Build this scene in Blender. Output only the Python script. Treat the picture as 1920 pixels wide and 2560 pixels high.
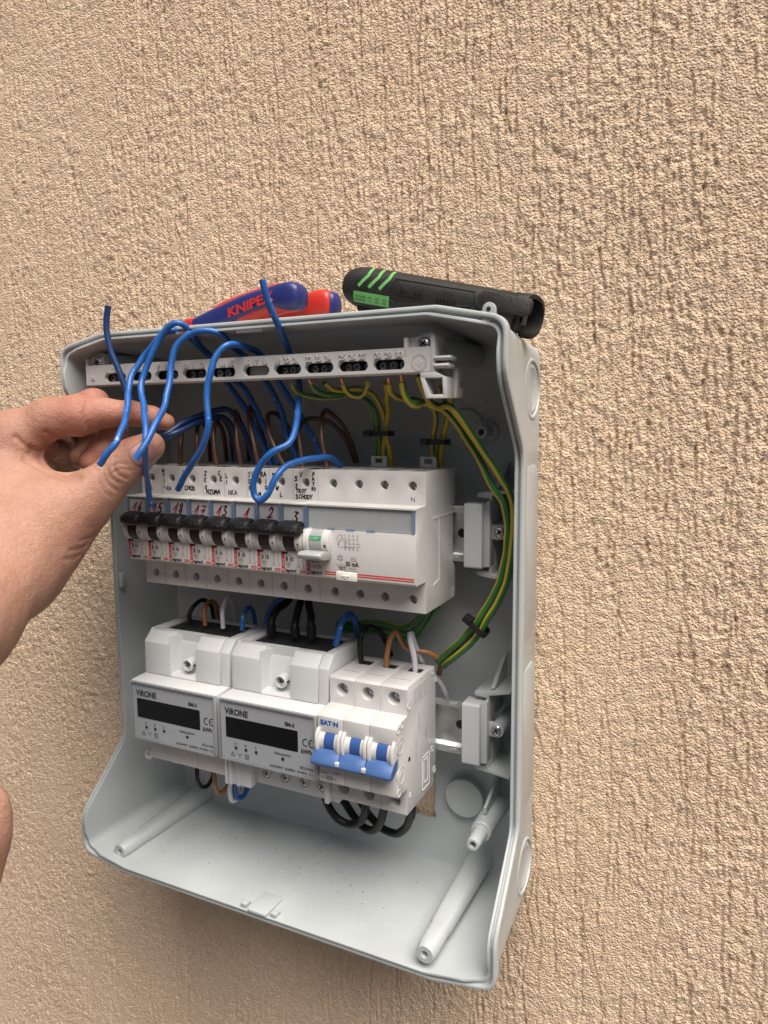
import bpy, bmesh, math, random
import numpy as np
from mathutils import Vector, Matrix

for _o in list(bpy.data.objects):
    bpy.data.objects.remove(_o)
SC = bpy.context.scene
COL = SC.collection
random.seed(7)
R = math.radians
S = 0.001                       # everything below is measured in millimetres

# ------------------------------------------------------------------ camera
CAM_C = np.array([156.117, -453.211, 68.692])
CAM_R = np.array([0.899995, 0.435827, -0.008026])
CAM_U = np.array([-0.046045, 0.113361, 0.992486])
CAM_F = np.array([-0.433462, 0.892863, -0.122092])
CAM_PX = 1808.86
cd_ = bpy.data.cameras.new('camera')
cd_.sensor_fit = 'HORIZONTAL'
cd_.sensor_width = 36.0
cd_.lens = CAM_PX * 36.0 / 1920.0
cd_.clip_start = 0.02
cd_.clip_end = 100.0
cd_.dof.use_dof = True
cd_.dof.focus_distance = 0.43
cd_.dof.aperture_fstop = 30.0
camera = bpy.data.objects.new('camera', cd_)
COL.objects.link(camera)
_m = Matrix.Identity(4)
for _i in range(3):
    _m[_i][0] = CAM_R[_i]; _m[_i][1] = CAM_U[_i]; _m[_i][2] = -CAM_F[_i]; _m[_i][3] = CAM_C[_i] * S
camera.matrix_world = _m
SC.camera = camera

# ------------------------------------------------------------------ daylight (bright overcast, from above right)
SUN_EL, SUN_AZ = R(61), R(48)        # azimuth measured from the wall's outward normal towards +x
world = bpy.data.worlds.new('World')
SC.world = world
world.use_nodes = True
_nt = world.node_tree
_sky = _nt.nodes.new('ShaderNodeTexSky')
_sky.sky_type = 'NISHITA'
_sky.sun_disc = False
_sky.sun_elevation = SUN_EL
_sky.sun_rotation = math.pi - SUN_AZ
_sky.air_density = 1.0
_sky.dust_density = 7.0
_sky.ozone_density = 1.0
_bg = _nt.nodes['Background']
_nt.links.new(_sky.outputs[0], _bg.inputs[0])
_bg.inputs[1].default_value = 0.05
sl = bpy.data.lights.new('sun', 'SUN')
sl.energy = 5.0
sl.angle = R(50)
sl.color = (1.0, 0.94, 0.875)
sun = bpy.data.objects.new('sun', sl)
COL.objects.link(sun)
_dir = Vector((math.sin(SUN_AZ) * math.cos(SUN_EL), -math.cos(SUN_AZ) * math.cos(SUN_EL), math.sin(SUN_EL)))
sun.rotation_euler = _dir.to_track_quat('Z', 'Y').to_euler()
sun.location = _dir * 3
SC.view_settings.view_transform = 'Standard'
SC.view_settings.look = 'None'
SC.view_settings.exposure = 0.28
SC.view_settings.gamma = 1.0
SC.view_settings.use_curve_mapping = False
SC.render.resolution_x = 768
SC.render.resolution_y = 1024

# ------------------------------------------------------------------ helpers
FR = {'A': (1020, 720, .217), 'B': (140, 780, .18083), 'C': (1120, 1180, .208), 'D': (1060, 2060, .208),
      'E': (180, 1780, .21708), '1': (100, 640, .48222), '2': (700, 640, .42194), '3': (280, 1120, .31344),
      '4': (700, 1120, .39783), '5': (280, 1480, .34961), '6': (760, 1540, .36166), '7': (180, 1860, .40989),
      '8': (760, 1900, .38577), 'H': (440, 960, .25316), 'I': (720, 920, .31344), 'J': (700, 1880, .24111),
      'K': (620, 1480, .16878), 'G': (0, 940, .31637), 'Q': (440, 660, .2773), 'S': (860, 650, .31344), 'P': (0, 0, 1.0)}

def _ray(fr, u, v):
    a = FR[fr]
    pu, pv = a[0] + a[2] * u, a[1] + a[2] * v
    return CAM_F + CAM_R * (pu - 960) / CAM_PX - CAM_U * (pv - 1280) / CAM_PX

def at(fr, u, v, d):
    """measured picture point -> (x, d, z) in mm at the depth d in front of the wall"""
    w = _ray(fr, u, v); t = (-d - CAM_C[1]) / w[1]; p = CAM_C + w * t
    return (p[0], d, p[2])

def at_z(fr, u, v, zz):
    w = _ray(fr, u, v); t = (zz - CAM_C[2]) / w[2]; p = CAM_C + w * t
    return (p[0], -p[1], zz)

def at_x(fr, u, v, xx):
    w = _ray(fr, u, v); t = (xx - CAM_C[0]) / w[0]; p = CAM_C + w * t
    return (xx, -p[1], p[2])

ORG = {}
def org(o):
    return ORG.get(o.name, (0.0, 0.0, 0.0)) if o else (0.0, 0.0, 0.0)

def tag(o, label=None, cat=None, group=None, kind=None):
    if label: o['label'] = label
    if cat: o['category'] = cat
    if group: o['group'] = group
    if kind: o['kind'] = kind
    return o

def thing(name, label, cat, base=(0, 0, 0), group=None):
    o = bpy.data.objects.new(name, None)
    o.empty_display_size = 0.02
    COL.objects.link(o)
    o.location = (base[0] * S, -base[1] * S, base[2] * S)
    ORG[o.name] = tuple(base)
    return tag(o, label, cat, group)

class MB:
    """collects shapes given in (x, depth, z) millimetres and links them as one mesh object"""
    def __init__(s):
        s.v = []; s.f = []; s.uv = None
    def add(s, vs, fs):
        n = len(s.v); s.v += [tuple(map(float, p)) for p in vs]; s.f += [tuple(i + n for i in f) for f in fs]
        return s
    def box(s, x0, x1, d0, d1, z0, z1):
        vs = [(x, d, z) for x in (x0, x1) for d in (d0, d1) for z in (z0, z1)]
        return s.add(vs, [(0, 1, 3, 2), (4, 6, 7, 5), (0, 4, 5, 1), (2, 3, 7, 6), (0, 2, 6, 4), (1, 5, 7, 3)])
    def prism(s, prof, a0, a1, axis='x', skip=()):
        n = len(prof)
        def mk(p, a):
            return (a, p[0], p[1]) if axis == 'x' else (p[0], a, p[1]) if axis == 'd' else (p[0], p[1], a)
        vs = [mk(p, a0) for p in prof] + [mk(p, a1) for p in prof]
        fs = [tuple(range(n)), tuple(range(2 * n - 1, n - 1, -1))]
        fs += [(i, i + n, (i + 1) % n + n, (i + 1) % n) for i in range(n) if i not in skip]
        return s.add(vs, fs)
    def lathe(s, p0, p1, prof, n=24, cap0=True, cap1=True):
        """prof: list of (distance along p0->p1, radius)"""
        p0 = np.array(p0, float); ax = np.array(p1, float) - p0; ax /= np.linalg.norm(ax)
        h = np.array([0, 0, 1.0]) if abs(ax[2]) < .9 else np.array([1.0, 0, 0])
        e1 = np.cross(h, ax); e1 /= np.linalg.norm(e1); e2 = np.cross(ax, e1)
        vs = []; fs = []
        for t, r in prof:
            for k in range(n):
                a = 2 * math.pi * k / n
                vs.append(p0 + ax * t + (e1 * math.cos(a) + e2 * math.sin(a)) * max(r, 1e-3))
        for j in range(len(prof) - 1):
            for k in range(n):
                k2 = (k + 1) % n
                fs.append((j * n + k, j * n + k2, (j + 1) * n + k2, (j + 1) * n + k))
        if cap0: fs.append(tuple(range(n - 1, -1, -1)))
        if cap1: fs.append(tuple((len(prof) - 1) * n + k for k in range(n)))
        return s.add(vs, fs)
    def cyl(s, p0, p1, r0, r1=None, n=20):
        L = float(np.linalg.norm(np.array(p1, float) - np.array(p0, float)))
        return s.lathe(p0, p1, [(0, r0), (L, r0 if r1 is None else r1)], n)
    def holed(s, x0, x1, z0, z1, d, cx, cz, r, depth, n=24, rb=None):
        """front face (towards +d) with a round hole sunk by depth"""
        rb = rb or r
        an = [2 * math.pi * k / n for k in range(n)] + [math.atan2(z - cz, x - cx) % (2 * math.pi) for x in (x0, x1) for z in (z0, z1)]
        an = sorted(set(round(a, 6) for a in an))
        m = len(an); vs = []
        for a in an:
            c, q = math.cos(a), math.sin(a)
            t = min((((x1 if c > 0 else x0) - cx) / c) if abs(c) > 1e-9 else 1e9, (((z1 if q > 0 else z0) - cz) / q) if abs(q) > 1e-9 else 1e9)
            vs.append((cx + c * t, d, cz + q * t))
        vs += [(cx + math.cos(a) * r, d, cz + math.sin(a) * r) for a in an]
        vs += [(cx + math.cos(a) * rb, d - depth, cz + math.sin(a) * rb) for a in an]
        fs = []
        for i in range(m):
            j = (i + 1) % m
            fs.append((i, j, m + j, m + i)); fs.append((m + i, m + j, 2 * m + j, 2 * m + i))
        fs.append(tuple(2 * m + i for i in range(m)))
        return s.add(vs, fs)
    def rrect(s, x0, x1, z0, z1, d0, d1, r, n=5):
        pr = []
        for cx, cz, a0 in ((x1 - r, z1 - r, 0), (x0 + r, z1 - r, 90), (x0 + r, z0 + r, 180), (x1 - r, z0 + r, 270)):
            for k in range(n + 1):
                a = R(a0 + 90 * k / n); pr.append((cx + r * math.cos(a), cz + r * math.sin(a)))
        return s.prism(pr, d0, d1, 'd')
    def ribbon(s, pts, w, h=.06):
        """flat drawn stroke lying in a plane of constant depth: pts (x, d, z)"""
        p = [np.array((q[0], q[2])) for q in pts]
        for i in range(len(p) - 1):
            a, b = p[i], p[i + 1]; t = b - a; L = np.linalg.norm(t)
            if L < 1e-6: continue
            t /= L; nn = np.array((-t[1], t[0])) * w / 2; a2 = a - t * w * .4; b2 = b + t * w * .4
            d0, d1 = pts[i][1], pts[i + 1][1]
            s.add([(a2[0] + nn[0], d0 + h, a2[1] + nn[1]), (a2[0] - nn[0], d0 + h, a2[1] - nn[1]), (b2[0] - nn[0], d1 + h, b2[1] - nn[1]), (b2[0] + nn[0], d1 + h, b2[1] + nn[1])], [(0, 1, 2, 3)])
        return s
    def text(s, txt, x, d, z, size, sx=1.0, align='LEFT', rot=0.0, shear=0.0, bold=0.0):
        c = bpy.data.curves.new('t', 'FONT'); c.body = txt; c.size = 1.0; c.align_x = align; c.resolution_u = 3
        c.shear = shear; c.offset = bold
        o = bpy.data.objects.new('t', c)
        me = bpy.data.meshes.new_from_object(o)
        co = np.empty(len(me.vertices) * 3); me.vertices.foreach_get('co', co); co = co.reshape(-1, 3)
        k = size / 0.7
        cr, sr = math.cos(rot), math.sin(rot)
        px = co[:, 0] * k * sx; pz = co[:, 1] * k
        vs = [(x + a * cr - b * sr, d, z + a * sr + b * cr) for a, b in zip(px, pz)]
        s.add(vs, [tuple(p.vertices) for p in me.polygons])
        bpy.data.objects.remove(o); bpy.data.curves.remove(c); bpy.data.meshes.remove(me)
        return s
    def map(s, fn):
        s.v = [tuple(fn(*p)) for p in s.v]; return s
    def build(s, name, mat, parent=None, bevel=0.0, seg=2, angle=38, recalc=True, weld=False):
        og = org(parent)
        bm = bmesh.new()
        vs = [bm.verts.new(((x - og[0]) * S, -(d - og[1]) * S, (z - og[2]) * S)) for x, d, z in s.v]
        for f in s.f:
            try: bm.faces.new([vs[i] for i in f])
            except ValueError: pass
        if weld: bmesh.ops.remove_doubles(bm, verts=bm.verts, dist=1e-6)
        if recalc: bmesh.ops.recalc_face_normals(bm, faces=bm.faces)
        if bevel:
            ed = [e for e in bm.edges if len(e.link_faces) == 2 and e.calc_face_angle(0) > R(angle)]
            bmesh.ops.bevel(bm, geom=ed, offset=bevel * S, segments=seg, profile=.5, affect='EDGES', clamp_overlap=True)
        me = bpy.data.meshes.new(name)
        bm.to_mesh(me); bm.free()
        return link_mesh(name, me, mat, parent, angle)

def link_mesh(name, me, mat, parent=None, angle=38, org_of=None):
    me.shade_smooth()
    me.set_sharp_from_angle(angle=R(angle))
    me.materials.append(mat)
    o = bpy.data.objects.new(name, me)
    COL.objects.link(o)
    if parent:
        o.parent = parent; ORG[o.name] = org(parent)
    return o

def raw(name, verts, faces, mat, parent=None, angle=60):
    """numpy (n,3) array of (x, d, z) in mm"""
    og = org(parent); a = np.asarray(verts, float) - np.array(og)
    a = np.stack([a[:, 0], -a[:, 1], a[:, 2]], 1) * S
    me = bpy.data.meshes.new(name)
    me.from_pydata(a.tolist(), [], faces)
    me.update()
    return link_mesh(name, me, mat, parent, angle)

def copy_tree(o, parent=None):
    c = o.copy(); COL.objects.link(c); c.parent = parent
    ORG[c.name] = ORG.get(o.name, (0, 0, 0))
    for ch in list(o.children): copy_tree(ch, c)
    return c

def catmull(pts, step=1.5):
    p = [np.array(q, float) for q in pts]
    p = [2 * p[0] - p[1]] + p + [2 * p[-1] - p[-2]]
    out = []
    for i in range(1, len(p) - 2):
        a, b, c, e = p[i - 1:i + 3]
        n = max(2, int(np.linalg.norm(c - b) / step))
        for k in range(n):
            t = k / n
            out.append(.5 * ((2 * b) + (c - a) * t + (2 * a - 5 * b + 4 * c - e) * t * t + (3 * b - a - 3 * c + e) * t ** 3))
    out.append(p[-2])
    return out

def tube_mesh(pts, r, n=12, taper=None):
    """swept round section with UV (u round, v along in mm) -> verts, faces, uvs"""
    P = np.array(pts); T = np.gradient(P, axis=0); T /= np.linalg.norm(T, axis=1)[:, None] + 1e-12
    nrm = np.cross(T[0], [0.3, 0.5, 0.81]); nrm /= np.linalg.norm(nrm)
    vs = []; L = 0; Ls = []
    for i in range(len(P)):
        nrm = nrm - T[i] * (nrm @ T[i]); nrm /= np.linalg.norm(nrm)
        bn = np.cross(T[i], nrm)
        rr = r if taper is None else r * taper(i / (len(P) - 1))
        if i: L += np.linalg.norm(P[i] - P[i - 1])
        Ls.append(L)
        for k in range(n):
            a = 2 * math.pi * k / n
            vs.append(P[i] + (nrm * math.cos(a) + bn * math.sin(a)) * rr)
    fs = []; uv = []
    for i in range(len(P) - 1):
        for k in range(n):
            k2 = (k + 1) % n
            fs.append((i * n + k, i * n + k2, (i + 1) * n + k2, (i + 1) * n + k))
            uv += [(k / n, Ls[i]), ((k + 1) / n, Ls[i]), ((k + 1) / n, Ls[i + 1]), (k / n, Ls[i + 1])]
    fs.append(tuple(range(n - 1, -1, -1))); uv += [(.1, 0)] * n
    m = (len(P) - 1) * n
    fs.append(tuple(m + k for k in range(n))); uv += [(.1, L)] * n
    return vs, fs, uv

# ------------------------------------------------------------------ materials (all procedural)
MATS = {}
def mat(name, rgb, rough=.45, var=.04, vscale=60., bump=0., bscale=900., metal=0., spec=.5, coat=0., speck=None, rvar=.0, stretch=None, sss=0., alpha=None):
    if name in MATS: return MATS[name]
    m = bpy.data.materials.new(name); m.use_nodes = True
    nt = m.node_tree; N = nt.nodes; Lk = nt.links; b = N['Principled BSDF']
    tc = N.new('ShaderNodeTexCoord'); mp = N.new('ShaderNodeMapping'); Lk.new(tc.outputs['Object'], mp.inputs[0])
    if stretch: mp.inputs['Scale'].default_value = stretch
    nz = N.new('ShaderNodeTexNoise'); nz.inputs['Scale'].default_value = vscale; nz.inputs['Detail'].default_value = 5
    Lk.new(mp.outputs[0], nz.inputs['Vector'])
    cr = N.new('ShaderNodeValToRGB')
    cr.color_ramp.elements[0].position = .3; cr.color_ramp.elements[1].position = .7
    cr.color_ramp.elements[0].color = tuple(max(0, c * (1 - var)) for c in rgb) + (1,)
    cr.color_ramp.elements[1].color = tuple(min(1, c * (1 + var)) for c in rgb) + (1,)
    Lk.new(nz.outputs['Fac'], cr.inputs[0])
    col = cr.outputs[0]
    if speck:
        sc, th, sc_col = speck
        vz = N.new('ShaderNodeTexNoise'); vz.inputs['Scale'].default_value = sc; vz.inputs['Detail'].default_value = 2
        Lk.new(tc.outputs['Object'], vz.inputs['Vector'])
        r2 = N.new('ShaderNodeValToRGB'); r2.color_ramp.elements[0].position = th; r2.color_ramp.elements[1].position = th + .03
        Lk.new(vz.outputs['Fac'], r2.inputs[0])
        mx = N.new('ShaderNodeMixRGB'); Lk.new(r2.outputs[0], mx.inputs[0]); Lk.new(col, mx.inputs[1]); mx.inputs[2].default_value = tuple(sc_col) + (1,)
        col = mx.outputs[0]
    Lk.new(col, b.inputs['Base Color'])
    b.inputs['Roughness'].default_value = rough
    if rvar:
        mr = N.new('ShaderNodeMapRange'); Lk.new(nz.outputs['Fac'], mr.inputs[0]); mr.inputs[1].default_value = .3; mr.inputs[2].default_value = .7
        mr.inputs[3].default_value = rough - rvar; mr.inputs[4].default_value = rough + rvar
        Lk.new(mr.outputs[0], b.inputs['Roughness'])
    b.inputs['Metallic'].default_value = metal
    b.inputs['Specular IOR Level'].default_value = spec
    b.inputs['Coat Weight'].default_value = coat
    if sss:
        b.inputs['Subsurface Weight'].default_value = sss
        b.inputs['Subsurface Radius'].default_value = (1.0, .35, .2)
        b.inputs['Subsurface Scale'].default_value = .003
    if bump:
        bz = N.new('ShaderNodeTexNoise'); bz.inputs['Scale'].default_value = bscale; bz.inputs['Detail'].default_value = 3
        Lk.new(mp.outputs[0], bz.inputs['Vector'])
        bn = N.new('ShaderNodeBump'); bn.inputs['Strength'].default_value = bump; bn.inputs['Distance'].default_value = .0004
        Lk.new(bz.outputs['Fac'], bn.inputs['Height']); Lk.new(bn.outputs[0], b.inputs['Normal'])
    MATS[name] = m
    return m

BOXG = mat('box_grey_plastic', (.415, .445, .45), .42, .06, 22, .25, 700, rvar=.06, speck=(420, .735, (.40, .36, .31)))
DEVW = mat('device_white_plastic', (.54, .535, .525), .4, .025, 60, .12, 1500, rvar=.05)
DEVC = mat('breaker_cream_plastic', (.52, .51, .495), .42, .03, 50, .15, 1500, rvar=.06)
METW = mat('meter_white_plastic', (.55, .565, .57), .38, .02, 50, .1, 1500)
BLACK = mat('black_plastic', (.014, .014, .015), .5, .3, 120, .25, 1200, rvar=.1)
BLACKS = mat('black_toggle_plastic', (.009, .009, .010), .5, .4, 150, .4, 900, rvar=.12, spec=.35, speck=(900, .70, (.16, .16, .16)))
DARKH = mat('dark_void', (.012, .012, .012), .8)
RECESS = mat('black_terminal_bed', (.02, .02, .021), .6, .4, 300, .5, 500, speck=(800, .715, (.55, .56, .56)))
STEEL = mat('bright_screw_steel', (.62, .61, .58), .22, .1, 300, .1, 900, metal=1.)
ZINC = mat('zinc_plated_rail', (.56, .58, .58), .34, .12, 90, .2, 400, metal=.9, rvar=.12)
CUTW = mat('cut_wire_end', (.55, .58, .62), .5)
COPPER = mat('bare_copper', (.75, .36, .2), .3, .1, 300, metal=1.)
BLUEW = mat('blue_wire_pvc', (.014, .10, .35), .38, .18, 160, .3, 400, speck=(210, .69, (.22, .36, .62)))
NAVYW = mat('navy_wire_pvc', (.010, .036, .125), .36, .12, 300, .15, 500, speck=(260, .75, (.12, .17, .28)))
BROWNW = mat('brown_wire_pvc', (.075, .034, .017), .4, .15, 200, .15, 500)
TANW = mat('light_brown_wire_pvc', (.27, .115, .04), .36, .12, 200, .15, 500)
WHITEW = mat('grey_white_wire_pvc', (.56, .55, .60), .38, .05, 200, .1, 500)
BLACKW = mat('black_wire_pvc', (.007, .007, .0075), .45, .2, 200, .2, 500, spec=.3)
RED = mat('red_print', (.48, .035, .03), .5, .06, 300)
INK = mat('black_print', (.025, .024, .024), .55, .1, 300)
GREYINK = mat('grey_print', (.36, .36, .35), .5, .06, 300)
MARKER = mat('black_marker_ink', (.02, .02, .022), .5, .2, 300)
PEN = mat('red_pen_ink', (.60, .03, .09), .5, .25, 500)
LEVER = mat('blue_lever_plastic', (.05, .115, .29), .4, .08, 120, .15, 900, rvar=.06)
DRUM = mat('dark_blue_drum', (.03, .085, .27), .4, .08, 120)
LOGO = mat('blue_logo_print', (.01, .09, .36), .5, .05, 300)
GREENP = mat('green_print', (.02, .27, .10), .45, .06, 300)
GREYT = mat('grey_toggle_plastic', (.33, .34, .335), .4, .06, 120, .2, 900)
PAPER = mat('label_paper', (.52, .515, .50), .65, .05, 150, .1, 900, speck=(520, .74, (.42, .40, .38)))
PANEL = mat('meter_face_foil', (.50, .50, .505), .45, .03, 200)
LCD = mat('unlit_lcd', (.004, .004, .005), .2, .1, 60, spec=.12)
RIMB = mat('rail_bracket_plastic', (.46, .475, .485), .42, .03, 60, .2, 800)
TIE = mat('cable_tie_nylon', (.012, .012, .013), .4, .2, 200)

def clear_mat(name, tint, refl=.12, body=.10):
    m = bpy.data.materials.new(name); m.use_nodes = True; nt = m.node_tree; N = nt.nodes; Lk = nt.links
    b = N['Principled BSDF']; out = N['Material Output']
    b.inputs['Base Color'].default_value = tuple(tint) + (1,); b.inputs['Roughness'].default_value = .12
    tr = N.new('ShaderNodeBsdfTransparent'); tr.inputs[0].default_value = tuple(.75 + .25 * c for c in tint) + (1,)
    mx = N.new('ShaderNodeMixShader'); fr = N.new('ShaderNodeLayerWeight'); fr.inputs[0].default_value = .5
    pw = N.new('ShaderNodeMath'); pw.operation = 'POWER'; Lk.new(fr.outputs['Facing'], pw.inputs[0]); pw.inputs[1].default_value = 4.
    ad = N.new('ShaderNodeMath'); ad.operation = 'MULTIPLY_ADD'; Lk.new(pw.outputs[0], ad.inputs[0]); ad.inputs[1].default_value = .6; ad.inputs[2].default_value = body; ad.use_clamp = True
    Lk.new(ad.outputs[0], mx.inputs[0]); Lk.new(tr.outputs[0], mx.inputs[1]); Lk.new(b.outputs[0], mx.inputs[2])
    Lk.new(mx.outputs[0], out.inputs[0])
    return m
CLEAR = clear_mat('clear_cover_plastic', (.6, .65, .7), body=.002)
CLEARE = clear_mat('clear_cover_edge', (.24, .33, .50), body=.34)
CLEARM = clear_mat('meter_clear_rim', (.42, .44, .46), body=.30)

def gy_mat():
    m = bpy.data.materials.new('green_yellow_wire_pvc'); m.use_nodes = True; nt = m.node_tree; N = nt.nodes; Lk = nt.links
    b = N['Principled BSDF']; uv = N.new('ShaderNodeUVMap'); sp = N.new('ShaderNodeSeparateXYZ'); Lk.new(uv.outputs[0], sp.inputs[0])
    k = N.new('ShaderNodeMath'); k.operation = 'MULTIPLY_ADD'; Lk.new(sp.outputs[1], k.inputs[0]); k.inputs[1].default_value = .0022; ph = N.new('ShaderNodeMath'); ph.operation = 'ADD'; oi = N.new('ShaderNodeObjectInfo'); so = N.new('ShaderNodeSeparateColor'); Lk.new(oi.outputs['Color'], so.inputs[0]); Lk.new(so.outputs[0], ph.inputs[1]); Lk.new(sp.outputs[0], ph.inputs[0]); Lk.new(ph.outputs[0], k.inputs[2])
    f = N.new('ShaderNodeMath'); f.operation = 'FRACT'; Lk.new(k.outputs[0], f.inputs[0])
    cr = N.new('ShaderNodeValToRGB'); k.inputs[1].default_value = .0012; cr.color_ramp.interpolation = 'LINEAR'
    e = cr.color_ramp.elements; e[0].position = .0; e[0].color = (.03, .13, .03, 1); e[1].position = .46; e[1].color = (.03, .13, .03, 1)
    a = e.new(.49); a.color = (.44, .33, .03, 1); a = e.new(.97); a.color = (.44, .33, .03, 1); a = e.new(1.); a.color = (.03, .13, .03, 1)
    Lk.new(f.outputs[0], cr.inputs[0]); Lk.new(cr.outputs[0], b.inputs['Base Color']); b.inputs['Roughness'].default_value = .38
    return m
GYW = gy_mat()

# ================================================================== SETTING: stucco wall
def gauss(shape, sx, sz, dx):
    fx = np.fft.fftfreq(shape[1], dx); fz = np.fft.rfftfreq(shape[0], dx)
    g = np.exp(-2 * math.pi ** 2 * ((fz[:, None] * sz) ** 2 + (fx[None, :] * sx) ** 2))
    return g

def build_wall():
    rng = np.random.default_rng(11)
    dx = .75
    X0, X1, Z0, Z1 = -570., 240., -600., 460.
    nx, nz = int((X1 - X0) / dx) + 1, int((Z1 - Z0) / dx) + 1
    def filt(a, sx, sz):
        F = np.fft.rfft(a, axis=0); F = np.fft.fft(F, axis=1)
        F *= gauss(a.shape, sx, sz, dx)
        return np.fft.irfft(np.fft.ifft(F, axis=1), n=a.shape[0], axis=0)
    def noise(sx, sz):
        a = filt(rng.standard_normal((nz, nx)), sx, sz); return a / a.std()
    # trowelled grains and lumps
    g2 = noise(.62, .66); g3 = noise(1.7, 2.6); g4 = noise(7, 13); g5 = noise(38, 55)
    band = noise(4.5, 30)
    rough = 1 / (1 + np.exp(-(.7 * g5 + .5 * g4 + .9 * band) * 1.7))
    h = (np.tanh(1.1 * g2) * .19 + .22 * np.tanh(noise(1.05, 1.2))) * (.55 + .6 * rough) + .10 * g3 + .07 * g4
    # small pits torn out between the grains
    gp = noise(.55, .75) + .5 * noise(1.6, 3.6)
    h -= np.minimum(.9 * np.maximum(gp - 1.9, 0), .9) * (.3 + .8 * rough)
    # furrows scratched by rolled grains, mostly upright
    def furrows(n, lmin, lmax, wob, lean, sig, depth, gain):
        G = np.zeros((nz, nx))
        for _ in range(n):
            x = rng.uniform(0, nx); z = rng.uniform(0, nz); L = rng.exponential(lmax * .45) + lmin
            k = int(L / dx); ang = rng.normal(0, lean)
            da = np.cumsum(rng.normal(0, wob, k)); a = ang + da - da.mean()
            xs = x + np.cumsum(np.sin(a)); zs = z + np.cumsum(np.cos(a))
            st = rng.uniform(.35, 1.) * np.sin(np.linspace(.25, math.pi - .1, k)) ** .5
            xi = np.clip(xs.astype(int), 0, nx - 1); zi = np.clip(zs.astype(int), 0, nz - 1)
            np.add.at(G, (zi, xi), st)
        G = np.maximum(filt(G, sig, sig * 1.2), 0)
        # a sharp cut with a low burr pushed up on its right
        cut = 1 - np.exp(-gain * G)
        return -depth * cut + .30 * depth * np.roll(cut, 2, axis=1) * (1 - cut)
    tear = np.clip(.85 + .45 * g2, .2, 1.4)
    h += furrows(24000, 2, 12, .06, .06, .38, 1.15, 2.8) * tear * (.25 + .95 * rough)
    h += furrows(2300, 7, 66, .025, .04, .42, 1.3, 2.8) * tear
    h += furrows(5000, 1, 4, .2, .8, .45, .7, 2.2) * (.15 + rough)
    h = h - h.mean()
    h = np.clip(h * 1.25, -2.8, 1.4)
    def axis(bounds):
        out = []
        for a, b, st in bounds:
            out += list(np.arange(a, b - st * .5, st))
        return np.array(out + [bounds[-1][1]])
    gx = axis([(-2600, -600, 500), (-600, -565, 17), (-565, -300, 1.2), (-300, -110, .95), (-110, 235, .78), (235, 260, 12), (260, 2260, 500)])
    gz = axis([(-1250, -650, 200), (-650, -595, 18), (-595, 455, .86), (455, 500, 15), (500, 3000, 500)])
    ix = np.clip((gx - X0) / dx, 0, nx - 1.001); iz = np.clip((gz - Z0) / dx, 0, nz - 1.001)
    i0 = ix.astype(int); j0 = iz.astype(int); fx = (ix - i0)[None, :]; fz = (iz - j0)[:, None]
    H = (h[np.ix_(j0, i0)] * (1 - fx) * (1 - fz) + h[np.ix_(j0, i0 + 1)] * fx * (1 - fz) + h[np.ix_(j0 + 1, i0)] * (1 - fx) * fz + h[np.ix_(j0 + 1, i0 + 1)] * fx * fz)
    fade = ((gx > -566) & (gx < 236))[None, :] * ((gz > -596) & (gz < 456))[:, None]
    H = H * fade - 1.3
    nX, nZ = len(gx), len(gz)
    co = np.empty((nZ, nX, 3)); co[..., 0] = gx[None, :]; co[..., 1] = -H; co[..., 2] = gz[:, None]
    idx = np.arange(nX * nZ).reshape(nZ, nX)
    q = np.stack([idx[:-1, :-1], idx[:-1, 1:], idx[1:, 1:], idx[1:, :-1]], -1)
    cx = (gx[:-1] + gx[1:]) / 2; cz = (gz[:-1] + gz[1:]) / 2
    hid = ((cx > -235) & (cx < -75))[None, :] * ((cz > -225) & (cz < 100))[:, None]      # behind the closed back of the box
    hid |= ((cx > -76) & (cx < 25))[None, :] * ((cz > -120) & (cz < 100))[:, None]
    q = q[~hid]
    me = bpy.data.meshes.new('wall')
    me.vertices.add(nX * nZ); me.vertices.foreach_set('co', (co * S).ravel())
    n = len(q)
    me.loops.add(n * 4); me.loops.foreach_set('vertex_index', q.ravel().astype(np.int32))
    me.polygons.add(n); me.polygons.foreach_set('loop_start', np.arange(0, n * 4, 4, dtype=np.int32))
    me.update(calc_edges=True); me.validate()
    me.shade_smooth()
    m = bpy.data.materials.new('beige_scratched_stucco'); m.use_nodes = True; nt = m.node_tree; N = nt.nodes; Lk = nt.links; b = N['Principled BSDF']
    tc = N.new('ShaderNodeTexCoord')
    n1 = N.new('ShaderNodeTexNoise'); n1.inputs['Scale'].default_value = 9; n1.inputs['Detail'].default_value = 6; Lk.new(tc.outputs['Object'], n1.inputs['Vector'])
    n2 = N.new('ShaderNodeTexNoise'); n2.inputs['Scale'].default_value = 420; n2.inputs['Detail'].default_value = 4; Lk.new(tc.outputs['Object'], n2.inputs['Vector'])
    ad = N.new('ShaderNodeMath'); ad.operation = 'MULTIPLY_ADD'; Lk.new(n2.outputs['Fac'], ad.inputs[0]); ad.inputs[1].default_value = .8; 
    s2 = N.new('ShaderNodeMath'); s2.operation = 'MULTIPLY'; Lk.new(n1.outputs['Fac'], s2.inputs[0]); s2.inputs[1].default_value = .35; Lk.new(s2.outputs[0], ad.inputs[2])
    cr = N.new('ShaderNodeValToRGB'); e = cr.color_ramp.elements
    e[0].position = .30; e[0].color = (.65, .475, .325, 1); e[1].position = .80; e[1].color = (.85, .66, .485, 1)
    Lk.new(ad.outputs[0], cr.inputs[0]); Lk.new(cr.outputs[0], b.inputs['Base Color'])
    b.inputs['Roughness'].default_value = .92; b.inputs['Specular IOR Level'].default_value = .15
    n3 = N.new('ShaderNodeTexNoise'); n3.inputs['Scale'].default_value = 1100; n3.inputs['Detail'].default_value = 3; Lk.new(tc.outputs['Object'], n3.inputs['Vector'])
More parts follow.
